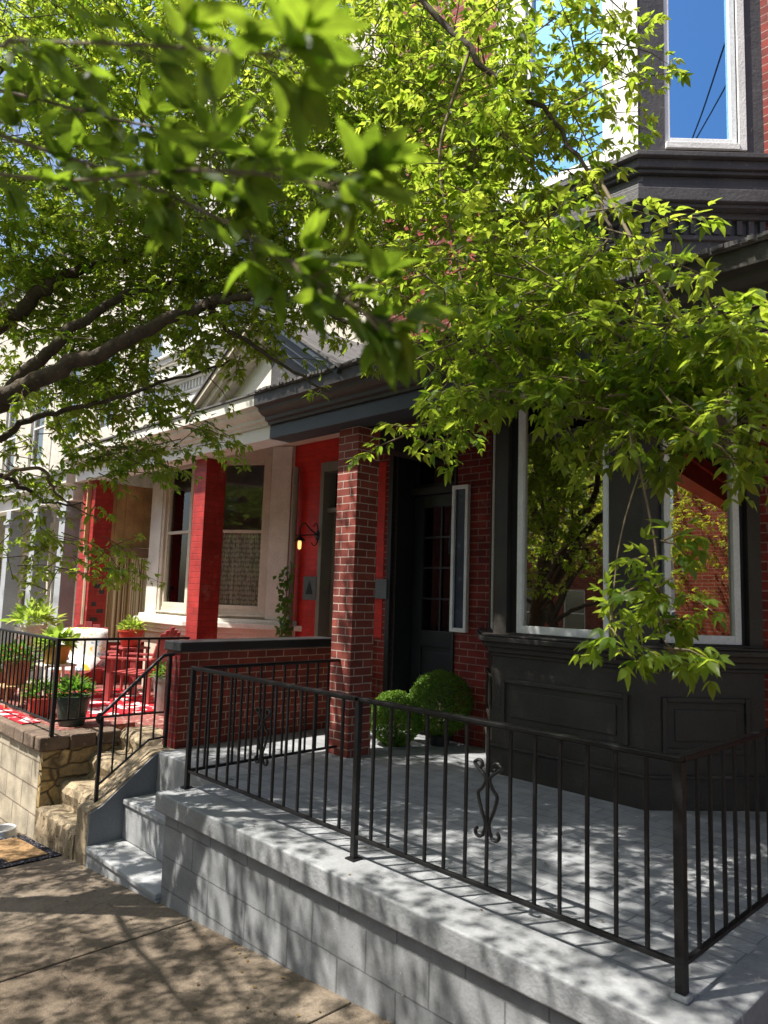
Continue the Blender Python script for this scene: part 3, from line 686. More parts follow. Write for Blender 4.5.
# the upper bay
def upper_bay(pl, house, mats, frame_mat, glass_mat, white_corner=None):
    a, b, c = Seg(pl[0], pl[1]), Seg(pl[1], pl[2]), Seg(pl[2], pl[3])
    mb = MB(); q = pl+[(pl[-1][0], pl[-1][1]+0.02), (pl[0][0], pl[0][1]+0.02)]
    mb.prism(q, 3.74, 4.40)
    mb.build('bay_base', mats[0], house)
    mb = MB()
    for s_ in (a, b, c):
        n = int(s_.len/0.085)
        for k in range(n):
            u = (k+0.5)*s_.len/n; s_.box(mb, u-0.021, u+0.021, 4.235, 4.345, 0.0, 0.035)
    mb.build('dentils', mats[0], house, bev=0.002)
    mb = MB(); band(mb, pl, 0.025, 4.19, 4.23); band(mb, pl, 0.05, 4.35, 4.40); band(mb, pl, 0.12, 4.4005, 4.43); band(mb, pl, 0.155, 4.4305, 4.53)
    band(mb, pl, 0.11, 4.5305, 4.58); band(mb, pl, 0.085, 4.5805, 4.66); band(mb, pl, 0.125, 4.6605, 4.69); band(mb, pl, 0.15, 4.6905, 4.76); band(mb, pl, 0.19, 4.7605, 4.80); band(mb, pl, 0.06, 4.8005, 4.86)
    mb.build('bay_cornice', mats[1], house, bev=0.006)
    op = {1: (0.27, b.len-0.27, 4.98, 7.6), 0: (0.2, a.len-0.2, 4.98, 7.6), 2: (0.2, c.len-0.2, 4.98, 7.6)}
    bay_core(pl, 4.86, 8.3, op, mats[0], 'upper_bay_wall', house)
    for i, s_ in ((0, a), (1, b), (2, c)):
        u0, u1, z0, z1 = op[i]
        mb = MB(); s_.box(mb, u1, u1+0.06, z0-0.05, z1+0.06, 0.001, 0.02); s_.box(mb, u0, u1, z0-0.05, z0, 0.001, 0.03)
        if i != 2: s_.box(mb, u0-0.06, u0, z0-0.05, z1+0.06, 0.001, 0.02)
        mb.build('window_casing', frame_mat if i != 1 else M['white_old'], house, bev=0.003)
        window(s_, u0+0.001, u1-0.001, z0+0.001, z1-0.001, house, M['white'], glass_mat, 0.045, 0.03)
    if white_corner:
        mb = MB(); b.box(mb, b.len-0.268+0.06, b.len-0.004, 4.862, 8.3, 0.002, 0.014); b.box(mb, 0.004, 0.205, 4.862, 8.3, 0.002, 0.014); mb.build('white_pilaster', white_corner, house)
    mb = MB(); band(mb, pl, 0.2, 8.302, 8.5); mb.build('bay_roof', mats[1], house)
upper_bay(PL[:3]+[(-1.78, 5.70)], H, (M['bay_up'], M['bay_up']), M['white_old'], M['glass_up'], M['white_old'])

# --- the cream neighbour ----------------------------------------------------------
NBH = empty('row_house', (-8.3, 5.7, 0))
tag(NBH, 'cream trimmed row house with red porch posts, lace curtains and bright red brick', 'house')
mb = MB()
mb.box(-6.52, -6.055, 5.7, 5.95, -1, 3.72); mb.box(-7.60, -7.03, 5.7, 5.95, -1, 3.72); mb.box(-7.03, -6.52, 5.7, 5.95, 3.05, 3.72)
mb.build('red_brick_wall', M['red_wall'], NBH)
mb = MB(); mb.box(-11.1, -10.6, 5.7, 5.95, -1, 3.72); mb.build('red_brick_wall', M['red_wall'], NBH)
mb = MB(); mb.box(-7.72, -6.055, 5.7, 5.95, 3.722, 9.0); mb.box(-11.1, -10.75, 5.7, 5.95, 3.722, 9.0); mb.box(-11.1, -6.055, 11.8, 12, -1, 9.0)
mb.box(-11.1, -10.9, 5.95, 11.8, -1, 9.0); mb.build('upper_wall', M['pale_brick'], NBH)
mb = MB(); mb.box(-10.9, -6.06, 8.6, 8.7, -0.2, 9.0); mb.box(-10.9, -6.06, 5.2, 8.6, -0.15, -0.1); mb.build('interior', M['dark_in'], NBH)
mb = MB(); mb.box(-11.1, -6.055, 5.7, 12, 9.002, 9.15); mb.build('roof', M['roof'], NBH)
PN = [(-10.75, 5.7), (-10.05, 4.97), (-8.75, 4.97), (-7.60, 5.70)]
n0, n1, n2 = Seg(PN[0], PN[1]), Seg(PN[1], PN[2]), Seg(PN[2], PN[3])
OPN = {1: (0.42, 1.12, 1.16, 3.15), 2: (0.30, 0.98, 1.16, 3.15), 0: (0.2, 0.8, 1.16, 3.15)}
bay_core(PN, -0.05, 3.74, OPN, M['cream'], 'bay_wall', NBH)
mb = MB(); band(mb, PN, 0.05, 0.80, 0.86); band(mb, PN, 0.09, 0.8605, 0.93); band(mb, PN, 0.16, 0.9305, 1.0); band(mb, PN, 0.10, 1.0005, 1.05)
mb.build('bay_sill', M['cream_pale'], NBH, bev=0.008)
for s_, op in ((n0, OPN[0]), (n1, OPN[1]), (n2, OPN[2])):
    u0, u1, z0, z1 = op; mb = MB()
    s_.box(mb, u0-0.07, u0, z0-0.06, z1+0.08, 0.001, 0.025); s_.box(mb, u1, u1+0.07, z0-0.06, z1+0.08, 0.001, 0.025); s_.box(mb, u0-0.09, u1+0.09, z0-0.08, z0-0.0605, 0.001, 0.05)
    mb.build('window_casing', M['cream'], NBH, bev=0.004)
    f = window(s_, u0+0.001, u1-0.001, z0, z1, NBH, M['cream'], M['glass_lace'], 0.05, 0.03, sash=2.2)
    mb = MB(); n = 40; pts = []
    for k in range(n+1):
        t = k/n; p = s_.a+s_.u*(u0+0.03+(u1-u0-0.06)*t)+s_.n*(-0.085+0.008*math.sin(t*46)); pts.append((p.x, p.y))
    for k in range(n):
        mb.add([(*pts[k], z0+0.02), (*pts[k+1], z0+0.02), (*pts[k+1], 2.19), (*pts[k], 2.19)], [(0, 1, 2, 3)])
    mb.build('lace_curtain', M['lace'], f)
mb = MB(); n2.box(mb, 1.06, 1.34, 1.055, 3.33, 0.001, 0.05); mb.build('pilaster', M['cream_pale'], NBH, bev=0.006)
mb = MB(); n1.box(mb, 0.0, 0.33, 1.055, 3.33, 0.001, 0.03); mb.build('pilaster', M['cream_pale'], NBH, bev=0.006)
upper_bay(PN, NBH, (M['cream_pale'], M['cream_pale']), M['white_old'], M['glass_lace'])
entablature(-11.1, -6.049, NBH, (M['white_old'], M['cream_pale'], M['roof'], M['cream']), zb=2.972)
half_gable(NBH, -1, (M['cream'], M['cream_pale']))
mb = MB(); mb.box(-7.80, -7.535, 4.36, 4.63, 0.0, 2.97); pst = mb.build('porch_post', M['red_post'], NBH, bev=0.004)
mb = MB(); mb.box(-11.0, -10.55, 4.30, 4.58, 0.0, 2.97); mb.build('porch_post', M['red_post'], NBH, bev=0.004)
for (zz, yy) in ((0.9, 4.35), (1.02, 4.44), (1.12, 4.36), (0.72, 4.42), (1.3, 4.46), (1.38, 4.38)):
    mb = MB(); mb.box(-10.552, -10.547, yy, min(4.575, yy+random.uniform(0.06, .12)), zz, zz+0.06); mb.build('missing_brick_patch', M['black'], NBH)
# neighbour's door in its recess
sn = Seg((-7.028, 5.7), (-6.522, 5.7)); mb = MB()
sn.box(mb, 0.0, 0.07, 0, 3.05, -0.2, 0.02); sn.box(mb, 0.436, 0.506, 0, 3.05, -0.2, 0.02); sn.box(mb, 0.0705, 0.4355, 2.93, 3.05, -0.2, 0.02); sn.box(mb, 0.0705, 0.4355, 2.42, 2.48, -0.2, -0.05)
mb.build('door_frame', M['grey_door'], NBH, bev=0.006)
mb = MB(); sn.box(mb, 0.071, 0.435, 0, 2.42, -0.2, -0.15); dn = mb.build('front_door', M['grey_door'], NBH, bev=0.004)
mb = MB(); sn.box(mb, 0.14, 0.36, 1.15, 2.2, -0.149, -0.142); mb.build('door_glass', M['glass_door'], dn)
mb = MB(); sn.box(mb, 0.14, 0.36, 0.2, 0.85, -0.149, -0.135); mb.build('door_panel', M['grey_door'], dn, bev=0.004)
mb = MB(); sn.box(mb, 0.071, 0.435, 2.481, 2.929, -0.19, -0.18); mb.build('transom', M['glass_door'], NBH)
mb = MB(); mb.tube([(-7.46, 5.62, -0.02), (-7.46, 5.62, 3.03)], 0.042, 12)
for z in (0.5, 1.7, 2.8): mb.lathe([(0.047, 0), (0.047, 0.03)], (-7.46, 5.62, z), 12)
mb.build('downspout', M['down'], NBH, smooth=True)
# wall plaque
mb = MB(); mb.box(-7.28, -7.02, 5.672, 5.697, 1.33, 1.62)
pq = mb.build('wall_plaque', M['greybox'], loc=(-7.15, 5.68, 1.33), bev=0.004)
tag(pq, 'small grey plaque with black tree emblem on the red wall below the lantern', 'plaque')
mb = MB(); mb.extr([(-7.22, 1.40), (-7.08, 1.40), (-7.12, 1.50), (-7.15, 1.57), (-7.18, 1.50)], 'y', 5.667, 5.6715); mb.build('emblem', M['iron'], pq)

# wall lantern
LN = empty('wall_lantern', (-7.0, 5.7, 2.1)); tag(LN, 'black scrolled wall lantern with glowing bulb on the bright red wall', 'lantern')
mb = MB(); mb.lathe([(0.0, 0), (0.05, 0.002), (0.045, 0.02), (0.0, 0.022)], (0, 0, 0), 14)
k = MB(); k.add([(-7.04+x, 5.698-z, 2.13+y*1.5) for x, y, z in mb.v], mb.f)
k.tube(smooth_path([(-7.04, 5.69, 2.13), (-7.08, 5.60, 2.20), (-7.13, 5.54, 2.28), (-7.19, 5.52, 2.22), (-7.19, 5.52, 2.12)]), 0.010, 6)
k.tube(smooth_path([(-7.04, 5.68, 2.16), (-6.99, 5.64, 2.22), (-7.0, 5.62, 2.28), (-7.05, 5.62, 2.25)]), 0.007, 6)
k.tube(smooth_path([(-7.04, 5.68, 2.10), (-7.0, 5.64, 2.03), (-7.04, 5.62, 2.0), (-7.08, 5.62, 2.04)]), 0.007, 6)
k.tube([(-7.04, 5.66, 2.14), (-7.28, 5.52, 2.13)], 0.009, 6); k.build('bracket', M['iron'], LN, smooth=True)
mb = MB(); mb.lathe([(0.012, 0.06), (0.03, 0.05), (0.075, 0.0), (0.07, -0.005), (0.02, 0.04)], (-7.19, 5.52, 2.06), 16); mb.build('shade', M['iron'], LN, smooth=True)
mb = MB(); mb.lathe([(0.012, 0.03), (0.02, 0.0), (0.024, -0.04), (0.02, -0.10), (0.0, -0.11)], (-7.19, 5.52, 2.06), 14); mb.build('bulb', M['bulb'], LN, smooth=True)

# --- houses further down and the ones the windows mirror ---------------------------
def plain_house(label, x0, x1, mats, beam, posts, group=None, y=5.7, zf=-0.1):
    h = empty('row_house', ((x0+x1)/2, y, zf)); tag(h, label, 'house', group)
    mb = MB(); nw_ = 3; wd = (x1-x0); xs = [x0+wd*(i+0.5)/nw_ for i in range(nw_)]
    holes = []
    # wall as a grid of piers between openings
    cuts = [x0]+[c for q in xs for c in (q-0.45, q+0.45)]+[x1]
    for i in range(0, len(cuts)-1, 2): mb.box(cuts[i], cuts[i+1], y, y+0.25, zf-1.5, 9.0)
    for q in xs:
        for a, b in ((zf-1.5, zf+0.9), (zf+2.6, zf+4.6), (zf+6.5, 9.0)): mb.box(q-0.449, q+0.449, y+0.002, y+0.25, a, b)
    mb.box(x0, x1, y+5.8, y+6, zf-1.5, 9.0); mb.box(x0, x0+0.2, y+0.25, y+5.8, zf-1.5, 9.0); mb.box(x1-0.2, x1, y+0.25, y+5.8, zf-1.5, 9.0)
    mb.build('wall', mats[0], h)
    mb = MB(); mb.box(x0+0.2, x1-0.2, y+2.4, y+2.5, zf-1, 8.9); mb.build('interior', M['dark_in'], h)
    for q in xs:
        for a, b in ((zf+0.9, zf+2.6), (zf+4.6, zf+6.5)):
            window(Seg((q-0.45, y), (q+0.45, y)), 0.003, 0.897, a+0.002, b-0.002, h, M['white_old'], M['glass'], 0.06, 0.08, sash=(a+b)/2)
    mb = MB(); mb.box(x0, x1, y-0.1, y+6, 9.002, 9.2); mb.build('roof', M['roof'], h)
    if posts:
        mb = MB(); mb.box(x0+0.02, x1-0.02, y-1.5, y-1.25, zf+2.85, zf+3.1); mb.box(x0+0.02, x1-0.02, y-1.62, y-1.2, zf+3.102, zf+3.25); mb.build('porch_beam', beam, h, bev=0.005)
        mb = MB(); mb.extr([(y-1.68, zf+3.252), (y-1.68, zf+3.29), (y-0.02, zf+3.7), (y-0.02, zf+3.6)], 'x', x0, x1); mb.build('porch_roof', M['roof'], h)
        for q in posts:
            mb = MB(); mb.box(q-0.12, q+0.12, y-1.5, y-1.27, zf, zf+2.848); mb.box(q-0.16, q+0.16, y-1.54, y-1.23, zf, zf+0.3); mb.box(q-0.15, q+0.15, y-1.53, y-1.24, zf+2.6, zf+2.7); mb.build('porch_post', mats[1], h, bev=0.005)
        mb = MB(); mb.box(x0+0.02, x1-0.02, y-3.0, y-0.002, zf-1.4, zf); mb.build('porch_floor', mats[2], h)
    return h
M['grey_post'] = paint('grey_post_paint', (0.36, 0.38, 0.40), 0.6, 0.15, 3, 40, 0.2)
plain_house('pale stucco row house with grey porch posts, just past the second red post', -16.6, -11.12, (M['pale_brick'], M['grey_post'], M['stucco']), M['cream_pale'], (-11.5, -12.75, -14.1, -16.2), zf=-0.15)
plain_house('white row house farthest down the hill at the left edge', -22.5, -16.65, (M['pale_brick'], M['grey_post'], M['stucco']), M['white_old'], (-17.2, -19, -21.5), zf=-0.5)
plain_house('uphill red brick row house with red porch beam, mirrored in the right bay window', 0.65, 7.0, (M['far_brick'], M['brick_col'], M['stucco']), M['red_post'], (6.7,), zf=0.15)
plain_house('uphill brick row house standing forward of its neighbours, mirrored in the right bay window', 7.05, 13.0, (M['far_brick'], M['cream'], M['stucco']), M['cream_pale'], (), y=2.95, zf=0.4)
for i, (x0, lab) in enumerate(((-24, 'opposite brick row house at the downhill end, seen only in window reflections'), (-17, 'opposite brick row house second from the downhill end, seen only in reflections'), (-10, 'opposite brick row house facing the charcoal bay, seen only in reflections'), (-3, 'opposite brick row house behind the photographer, seen only in reflections'), (4, 'opposite brick row house at the uphill end, seen only in window reflections'))):
    h = plain_house(lab, x0+0.2, x0+6.8, (M['far_brick'], M['cream'], M['stucco']), M['cream_pale'], (), 'opposite houses', 5.7, walk_z(x0+3.5)+0.6)
    h.rotation_euler[2] = math.pi; h.location = (x0+3.5, -12.3, h.location.z)

# ------------------------------------------------------------------ our porch platform
P = empty('porch_platform', (-3.0, 4.1, 0)); tag(P, 'grey painted concrete porch platform with block front wall under the long iron railing', 'porch')
mb = MB(); mb.box(-4.84, -1.06, 2.72, 5.70, -0.11, -0.0002); mb.box(-6.045, -4.842, 3.2, 5.70, -0.11, -0.0002); mb.build('floor', M['floor'], P)
mb = MB(); mb.box(-4.89, -1.045, 2.575, 2.86, -0.125, 0.0045); mb.box(-1.20, -1.045, 2.862, 5.69, -0.125, 0.0045); mb.build('coping', M['coping'], P, bev=0.012, seg=3)
mb = MB(); mb.box(-4.81, -1.08, 2.62, 2.9, -1.3, -0.126); mb.box(-4.81, -4.6, 2.902, 5.6, -1.3, -0.126); mb.box(-1.3, -1.08, 2.902, 5.6, -1.3, -0.126); mb.build('block_wall', M['block'], P, bev=0.006)

# stairs up to it: three grey steps
ST = empty('porch_steps', (-5.4, 2.9, walk_z(-5.55))); tag(ST, 'three grey painted concrete steps between the sloping stringer and the block wall', 'steps')
for (y0, zt, zb) in ((2.60, -0.665, -1.3), (2.89, -0.34, -0.664), (3.17, 0.003, -0.339)):
    mb = MB(); mb.box(-6.015, -4.815 if zt < 0 else -4.895, y0, 3.9 if zt < 0 else 3.45, zb, zt-0.045 if zt < 0 else zt); 
    if zt < 0: mb.box(-6.015, -4.813, y0-0.018, 3.88, zt-0.0445, zt)
    mb.build('step', M['step'], ST, bev=0.012, seg=3)

# stringer between both stairs
SG = empty('stair_stringer', (-6.13, 2.6, walk_z(-6.1))); tag(SG, 'sloping stone stringer wall between both stairs, painted grey on its right side', 'wall')
poly = [(2.60, -1.2), (2.60, -0.40), (2.70, -0.36), (3.16, 0.005), (3.345, 0.005), (3.345, -1.2)]
mb = MB(); mb.extr(poly, 'x', -6.27, -6.035); mb.build('stone_core', M['stone'], SG, bev=0.012)
mb = MB(); mb.extr([(2.604, -1.2), (2.604, -0.415), (2.70, -0.375), (3.16, -0.012), (3.345, -0.012), (3.345, -1.2)], 'x', -6.034, -6.017); mb.build('painted_side', M['stringer'], SG)

# low brick wall between the two porches
PW = empty('porch_wall', (-6.17, 4.5, 0)); tag(PW, 'low brick wall with black cap between the two porches', 'wall')
mb = MB(); mb.box(-6.29, -6.06, 3.37, 5.695, -0.4, 0.855); mb.build('brickwork', M['brick_low'], PW)
mb = MB(); mb.box(-6.292, -6.058, 3.352, 3.368, -0.005, 0.855); mb.build('red_end', M['brick_end'], PW)
mb = MB(); mb.box(-6.33, -6.02, 3.33, 5.69, 0.857, 0.945); mb.build('cap', M['black'], PW, bev=0.01)

# ------------------------------------------------------------------ railings
def scroll_ornament(c, along, zc, hgt, mat, parent):
    """two facing S-scrolls with curled ends either side of a bar"""
    mb = MB(); a = Vector(along).normalized()
    for sg in (1, -1):
        pts = []
        def P2(x, z): return Vector(c)+a*(x*sg)+Vector((0, 0, zc-c[2]+z))
        h = hgt/2
        for k in range(9):       # upper curl
            q = 4.4-k*0.55; r = 0.010+0.0022*k; pts.append(P2(0.048+r*math.cos(q), h-0.03+r*math.sin(q)))
        pts += [P2(0.012, h*0.55), P2(0.030, h*0.28), P2(0.055, 0.02), P2(0.035, -h*0.28), P2(0.010, -h*0.60), P2(0.022, -h*0.86)]
        for k in range(8):
            q = 3.9+k*0.5; r = 0.026-0.0018*k; pts.append(P2(0.050+r*math.cos(q), -h+0.032+r*math.sin(q)))
        mb.tube(smooth_path(pts, 3), 0.0085, 6)
    return mb.build('scroll', mat, parent, smooth=True)

def bar(root, name, p, z0, z1, r, mat=None, twist=0):
    mb = MB(); mb.box(p[0]-r, p[0]+r, p[1]-r, p[1]+r, z0, z1); return mb.build(name, mat or M['iron'], root, bev=0.0015, seg=1)

def run(root, a, b, z_top, z_bot, n, skip_ends=True, r=0.0075, za=None, scroll_at=()):
    """top and bottom rail from a to b (z may slope) with n bars between"""
    a, b = Vector(a), Vector(b); u = (b-a).normalized(); s_ = Vector((u.y, -u.x, 0))
    for nm, z, hw, ht in (('top_rail', z_top, 0.020, 0.009), ('bottom_rail', z_bot, 0.011, 0.010)):
        A = Vector((a.x, a.y, z[0])); B = Vector((b.x, b.y, z[1])); d = (B-A); L = d.length; d.normalize(); w_ = s_.cross(d)
        mb = MB(); mb.obox(A, d, s_, w_, -0.015, L+0.015, -hw, hw, -ht, ht)
        if nm == 'top_rail': mb.obox(A, d, s_, w_, -0.01, L+0.01, -hw*0.62, hw*0.62, -ht-0.008, -ht-0.0005)
        mb.build(nm, M['iron'], root, bev=0.003, seg=2)
    for k in range(1, n+1):
        t = k/(n+1); p = a.lerp(b, t); zt = z_top[0]*(1-t)+z_top[1]*t; zb = z_bot[0]*(1-t)+z_bot[1]*t
        dx = random.uniform(-0.003, 0.003)
        bar(root, 'baluster', (p.x+dx, p.y), zb+0.010, zt-0.017, r*random.uniform(0.95, 1.05))
        if k in scroll_at: scroll_ornament((p.x, p.y, 0), u, (zt+zb)/2+0.02, 0.36, M['iron'], root)

FR = empty('iron_railing', (-1.23, 2.79, 0)); tag(FR, 'long black iron railing with scrolls around the grey porch in the foreground', 'railing')
for x in (-4.835, -3.03, -1.23): bar(FR, 'post', (x, 2.79), 0.0, 0.85, 0.019 if x > -2 else 0.016)
bar(FR, 'post', (-1.23, 5.55), 0.0, 0.85, 0.019)
run(FR, (-4.835, 2.79, 0), (-3.03, 2.79, 0), (0.86, 0.86), (0.125, 0.125), 13, scroll_at=(7,))
run(FR, (-3.03, 2.79, 0), (-1.23, 2.79, 0), (0.86, 0.86), (0.125, 0.125), 13, scroll_at=(7,))
run(FR, (-1.23, 2.82, 0), (-1.23, 5.55, 0), (0.86, 0.86), (0.125, 0.125), 20, scroll_at=(10,))
mb = MB(); mb.box(-1.262, -1.198, 2.758, 2.822, 0.005, 0.028); mb.build('post_foot', M['step'], FR, bev=0.008)

for x in (-4.835, -3.03): mb = MB(); mb.box(x-0.035, x+0.035, 2.755, 2.825, 0.005, 0.013); mb.build('post_foot', M['iron'], FR, bev=0.002)
LR = empty('iron_railing', (-5.0, 3.6, 0)); tag(LR, 'short black iron railing running from the front corner post back to the brick pillar', 'railing')
run(LR, (-4.93, 2.86, 0), (-5.02, 4.36, 0), (0.845, 0.835), (0.10, 0.075), 11)

SR = empty('iron_railing', (-6.14, 2.7, -0.36)); tag(SR, 'sloping black iron handrail on the stringer beside the stone steps', 'railing')
bar(SR, 'post', (-6.14, 2.70), -0.37, 0.33, 0.014); bar(SR, 'post', (-6.14, 3.30), 0.0, 0.82, 0.014)
mb = MB(); mb.tube(smooth_path([(-6.14, 2.70, 0.27), (-6.14, 2.665, 0.31), (-6.14, 2.68, 0.355), (-6.14, 2.74, 0.385), (-6.14, 3.18, 0.775), (-6.14, 3.25, 0.822), (-6.14, 3.34, 0.828)], 5), 0.016, 8); mb.build('top_rail', M['iron'], SR, smooth=True)
mb = MB(); mb.tube([(-6.14, 2.70, -0.235), (-6.14, 3.14, 0.09), (-6.14, 3.30, 0.10)], 0.010, 6); mb.build('bottom_rail', M['iron'], SR)
for y in (2.82, 2.94, 3.06, 3.18): bar(SR, 'baluster', (-6.14, y), -0.235+(min(y, 3.14)-2.70)*0.74, 0.35+(y-2.70)*0.885, 0.007)

CR = empty('iron_railing', (-7.2, 2.69, 0)); tag(CR, 'black iron railing around the neighbouring porch full of potted plants', 'railing')
bar(CR, 'post', (-7.2, 2.69), 0.0, 0.90, 0.018); bar(CR, 'post', (-11.0, 2.69), 0.0, 0.90, 0.016); bar(CR, 'post', (-7.2, 4.06), 0.0, 0.9, 0.012)
run(CR, (-7.2, 2.72, 0), (-7.2, 4.06, 0), (0.905, 0.895), (0.14, 0.12), 11)
run(CR, (-11.0, 2.69, 0), (-7.2, 2.69, 0), (0.905, 0.905), (0.13, 0.13), 31)

# ------------------------------------------------------------------ neighbour's porch and stone stairs
NP = empty('porch_platform', (-9.0, 4.0, 0)); tag(NP, 'neighbouring stone porch platform with brown cap stones and scored pale front', 'porch')
mb = MB(); mb.box(-11.1, -7.25, 2.62, 2.80, -2.2, -0.13); mb.build('front_wall', M['stucco'], NP, bev=0.01)
mb = MB(); mb.box(-7.45, -7.20, 2.625, 4.0, -2.2, -0.132); mb.build('side_wall', M['rubble'], NP, bev=0.02)
mb = MB(); x = -11.1
while x < -7.2:
    x2 = min(x+0.27, -7.175); mb.box(x+0.003, x2-0.003, 2.575+random.uniform(-.008, .008), 2.86, -0.128, random.uniform(-0.006, 0.004)); x = x2
y = 2.862
while y < 3.38: mb.box(-7.47, -7.165+random.uniform(-.01, .01), y+0.003, y+0.25, -0.128, random.uniform(-0.006, 0.002)); y += 0.26
mb.build('cap_stones', M['stone_d'], NP, bev=0.014)
M['pdeck'] = paint('worn_red_deck_paint', (0.24, 0.07, 0.06), 0.8, 0.3, 3, 40, 0.3, worn=(0.35, 0.27, 0.22), wornamt=0.55)
mb = MB(); mb.box(-11.1, -7.47, 2.86, 5.7, -0.12, -0.004); mb.box(-7.469, -6.30, 3.65, 5.7, -0.12, -0.004); mb.build('deck', M['pdeck'], NP)

NS = empty('stone_steps', (-6.75, 2.9, walk_z(-6.75))); tag(NS, 'worn rough sandstone steps leading up to the neighbouring porch', 'steps')
for (y0, zt, zb) in ((2.60, -0.62, -1.2), (2.80, -0.41, -0.7), (3.06, -0.19, -0.45), (3.36, 0.01, -0.25)):
    g = MB(); nx, nz, ny = 14, 3, 3
    x0, x1, y1 = -7.19, -6.275, 3.66
    # a rough split block: jittered grid front and tread
    vs, fs = [], []; prof = [(y0-0.01, zb), (y0+0.012, zb+(zt-zb)*0.35), (y0-0.012, zb+(zt-zb)*0.7), (y0+0.006, zt-0.03), (y0+0.05, zt), (y0+0.2, zt-0.008), (y1, zt)]
    for i in range(nx+1):
        for (yy, zz) in prof:
            jit = 0.013 if yy < y1 else 0.0
            vs.append((x0+(x1-x0)*i/nx, yy+random.uniform(-jit, jit), zz+random.uniform(-jit, jit)*0.6))
    m_ = len(prof)
    for i in range(nx):
        for j in range(m_-1): fs.append((i*m_+j, (i+1)*m_+j, (i+1)*m_+j+1, i*m_+j+1))
    vs += [(x0, y1, zb), (x1, y1, zb)]; A_, B_ = len(vs)-2, len(vs)-1
    fs.append(tuple(range(m_))[::1]+(A_,)); fs.append(tuple(reversed([nx*m_+j for j in range(m_)]))+(B_,)[::1])
    g.add(vs, fs); g.build('step', M['stone'], NS, bev=0.006)

# ------------------------------------------------------------------ privacy screen
PS = empty('privacy_screen', (-10.7, 4.9, 0)); tag(PS, 'brown board screen with striped curtain at the far end of the neighbouring porch', 'screen')
mb = MB(); y = 4.24
while y < 5.6: mb.box(-10.72, -10.695+random.uniform(-.004, .004), y+0.003, y+0.147, 2.02, 2.97); y += 0.15
mb.build('boards', M['wood_b'], PS)
mb = MB(); mb.box(-10.70, -10.64, 4.24, 5.65, 1.86, 2.015); mb.build('rail', M['rail_wood'], PS, bev=0.01)
mb = MB(); n = 90; pts = []
for k in range(n+1): t = k/n; pts.append((-10.66+0.03*math.sin(t*58)+0.012*math.sin(t*23+1), 4.26+1.36*t))
for k in range(n): mb.add([(*pts[k], 0.62), (*pts[k+1], 0.62), (*pts[k+1], 1.855), (*pts[k], 1.855)], [(0, 1, 2, 3)])
mb.build('striped_curtain', M['stripe'], PS, smooth=True)
mb = MB(); mb.box(-10.78, -10.62, 4.585, 5.69, -0.01, 0.58); mb.build('brick_base', M['red_post'], PS, bev=0.005)

# ------------------------------------------------------------------ porch goods next door
def plant_ball(LV, c, r, n, ln, wd, flat=1.0, up=0.4, tone=0.5, droop=0.2):
    c = Vector(c)
    for i in range(n):
        v = rv().normalized(); v.z = abs(v.z)*0.9+random.uniform(-0.25, 0.1)
        p = c+Vector((v.x*r, v.y*r, v.z*r*flat))*random.uniform(0.35, 1.0)
        LV.add(p, (v+Vector((0, 0, up-droop*random.random()*3))+rv(0.25)), (Vector((0, 0, 1))+rv(0.4)), ln*random.uniform(0.6, 1.2), wd*random.uniform(0.7, 1.1), min(1, max(0, tone+random.gauss(0, .25))))

def potted(label, x, y, r, h, pot_mat, leafm, pr, n, ln, wd, flat=0.9, zbase=-0.004, up=0.5, name='potted_plant', flower=0, tone=0.5, droop=0.2):
    root = empty(name, (x, y, zbase)); tag(root, label, 'potted plant')
    mb = MB(); mb.lathe([(r*0.68, 0), (r*0.74, h*0.05), (r*0.92, h*0.6), (r, h*0.9), (r*1.07, h*0.91), (r*1.07, h), (r*0.95, h), (r*0.93, h*0.9)], (x, y, zbase), 22)
    mb.build('pot', pot_mat, root, smooth=True)
    LV = Leaves(); plant_ball(LV, (x, y, zbase+h+pr*0.12), pr, n, ln, wd, flat, up, tone, droop); LV.build('foliage', leafm, root)
    if flower:
        LV = Leaves(); plant_ball(LV, (x, y, zbase+h+pr*0.35), pr*1.02, flower, 0.035, 0.035, flat); tag(LV.build('flowers', M['petal'], root), kind='stuff')
    return root
potted('dark green glazed pot of trailing greenery at the railing corner', -7.68, 3.06, 0.17, 0.30, M['pot_green'], M['plant'], 0.20, 420, 0.07, 0.03)
potted('galvanised metal bucket of small flowers beside the porch wall', -7.75, 4.12, 0.13, 0.42, M['metal'], M['plant'], 0.16, 220, 0.06, 0.025, flower=30)
potted('red pot of lime green leaves under the striped curtain', -9.75, 4.62, 0.17, 0.22, M['pot_red'], M['lime'], 0.17, 150, 0.09, 0.045, zbase=0.60)
potted('ochre pot of broad variegated hosta leaves on a white stand behind the railing corner', -8.75, 3.25, 0.15, 0.24, M['pot_yellow'], M['lime'], 0.20, 130, 0.15, 0.08, 0.7, zbase=0.48, up=0.3, tone=0.35)
potted('clay pot of red flowers by the railing on a low stool', -9.1, 2.95, 0.15, 0.26, M['pot_clay'], M['plant'], 0.24, 260, 0.08, 0.035, zbase=0.26, flower=70)
potted('large clay pot of bushy dark greenery furthest along the railing', -9.9, 3.05, 0.19, 0.34, M['pot_clay'], M['plant'], 0.32, 320, 0.11, 0.045, flower=50)
potted('white planter of yellow green leaves at the left photo edge', -10.6, 3.6, 0.17, 0.36, M['pot_white'], M['lime'], 0.30, 180, 0.16, 0.06, zbase=0.5)
potted('short red pot of low greenery on the deck behind the railing bars', -8.35, 2.98, 0.14, 0.2, M['pot_red'], M['plant'], 0.2, 200, 0.08, 0.03)

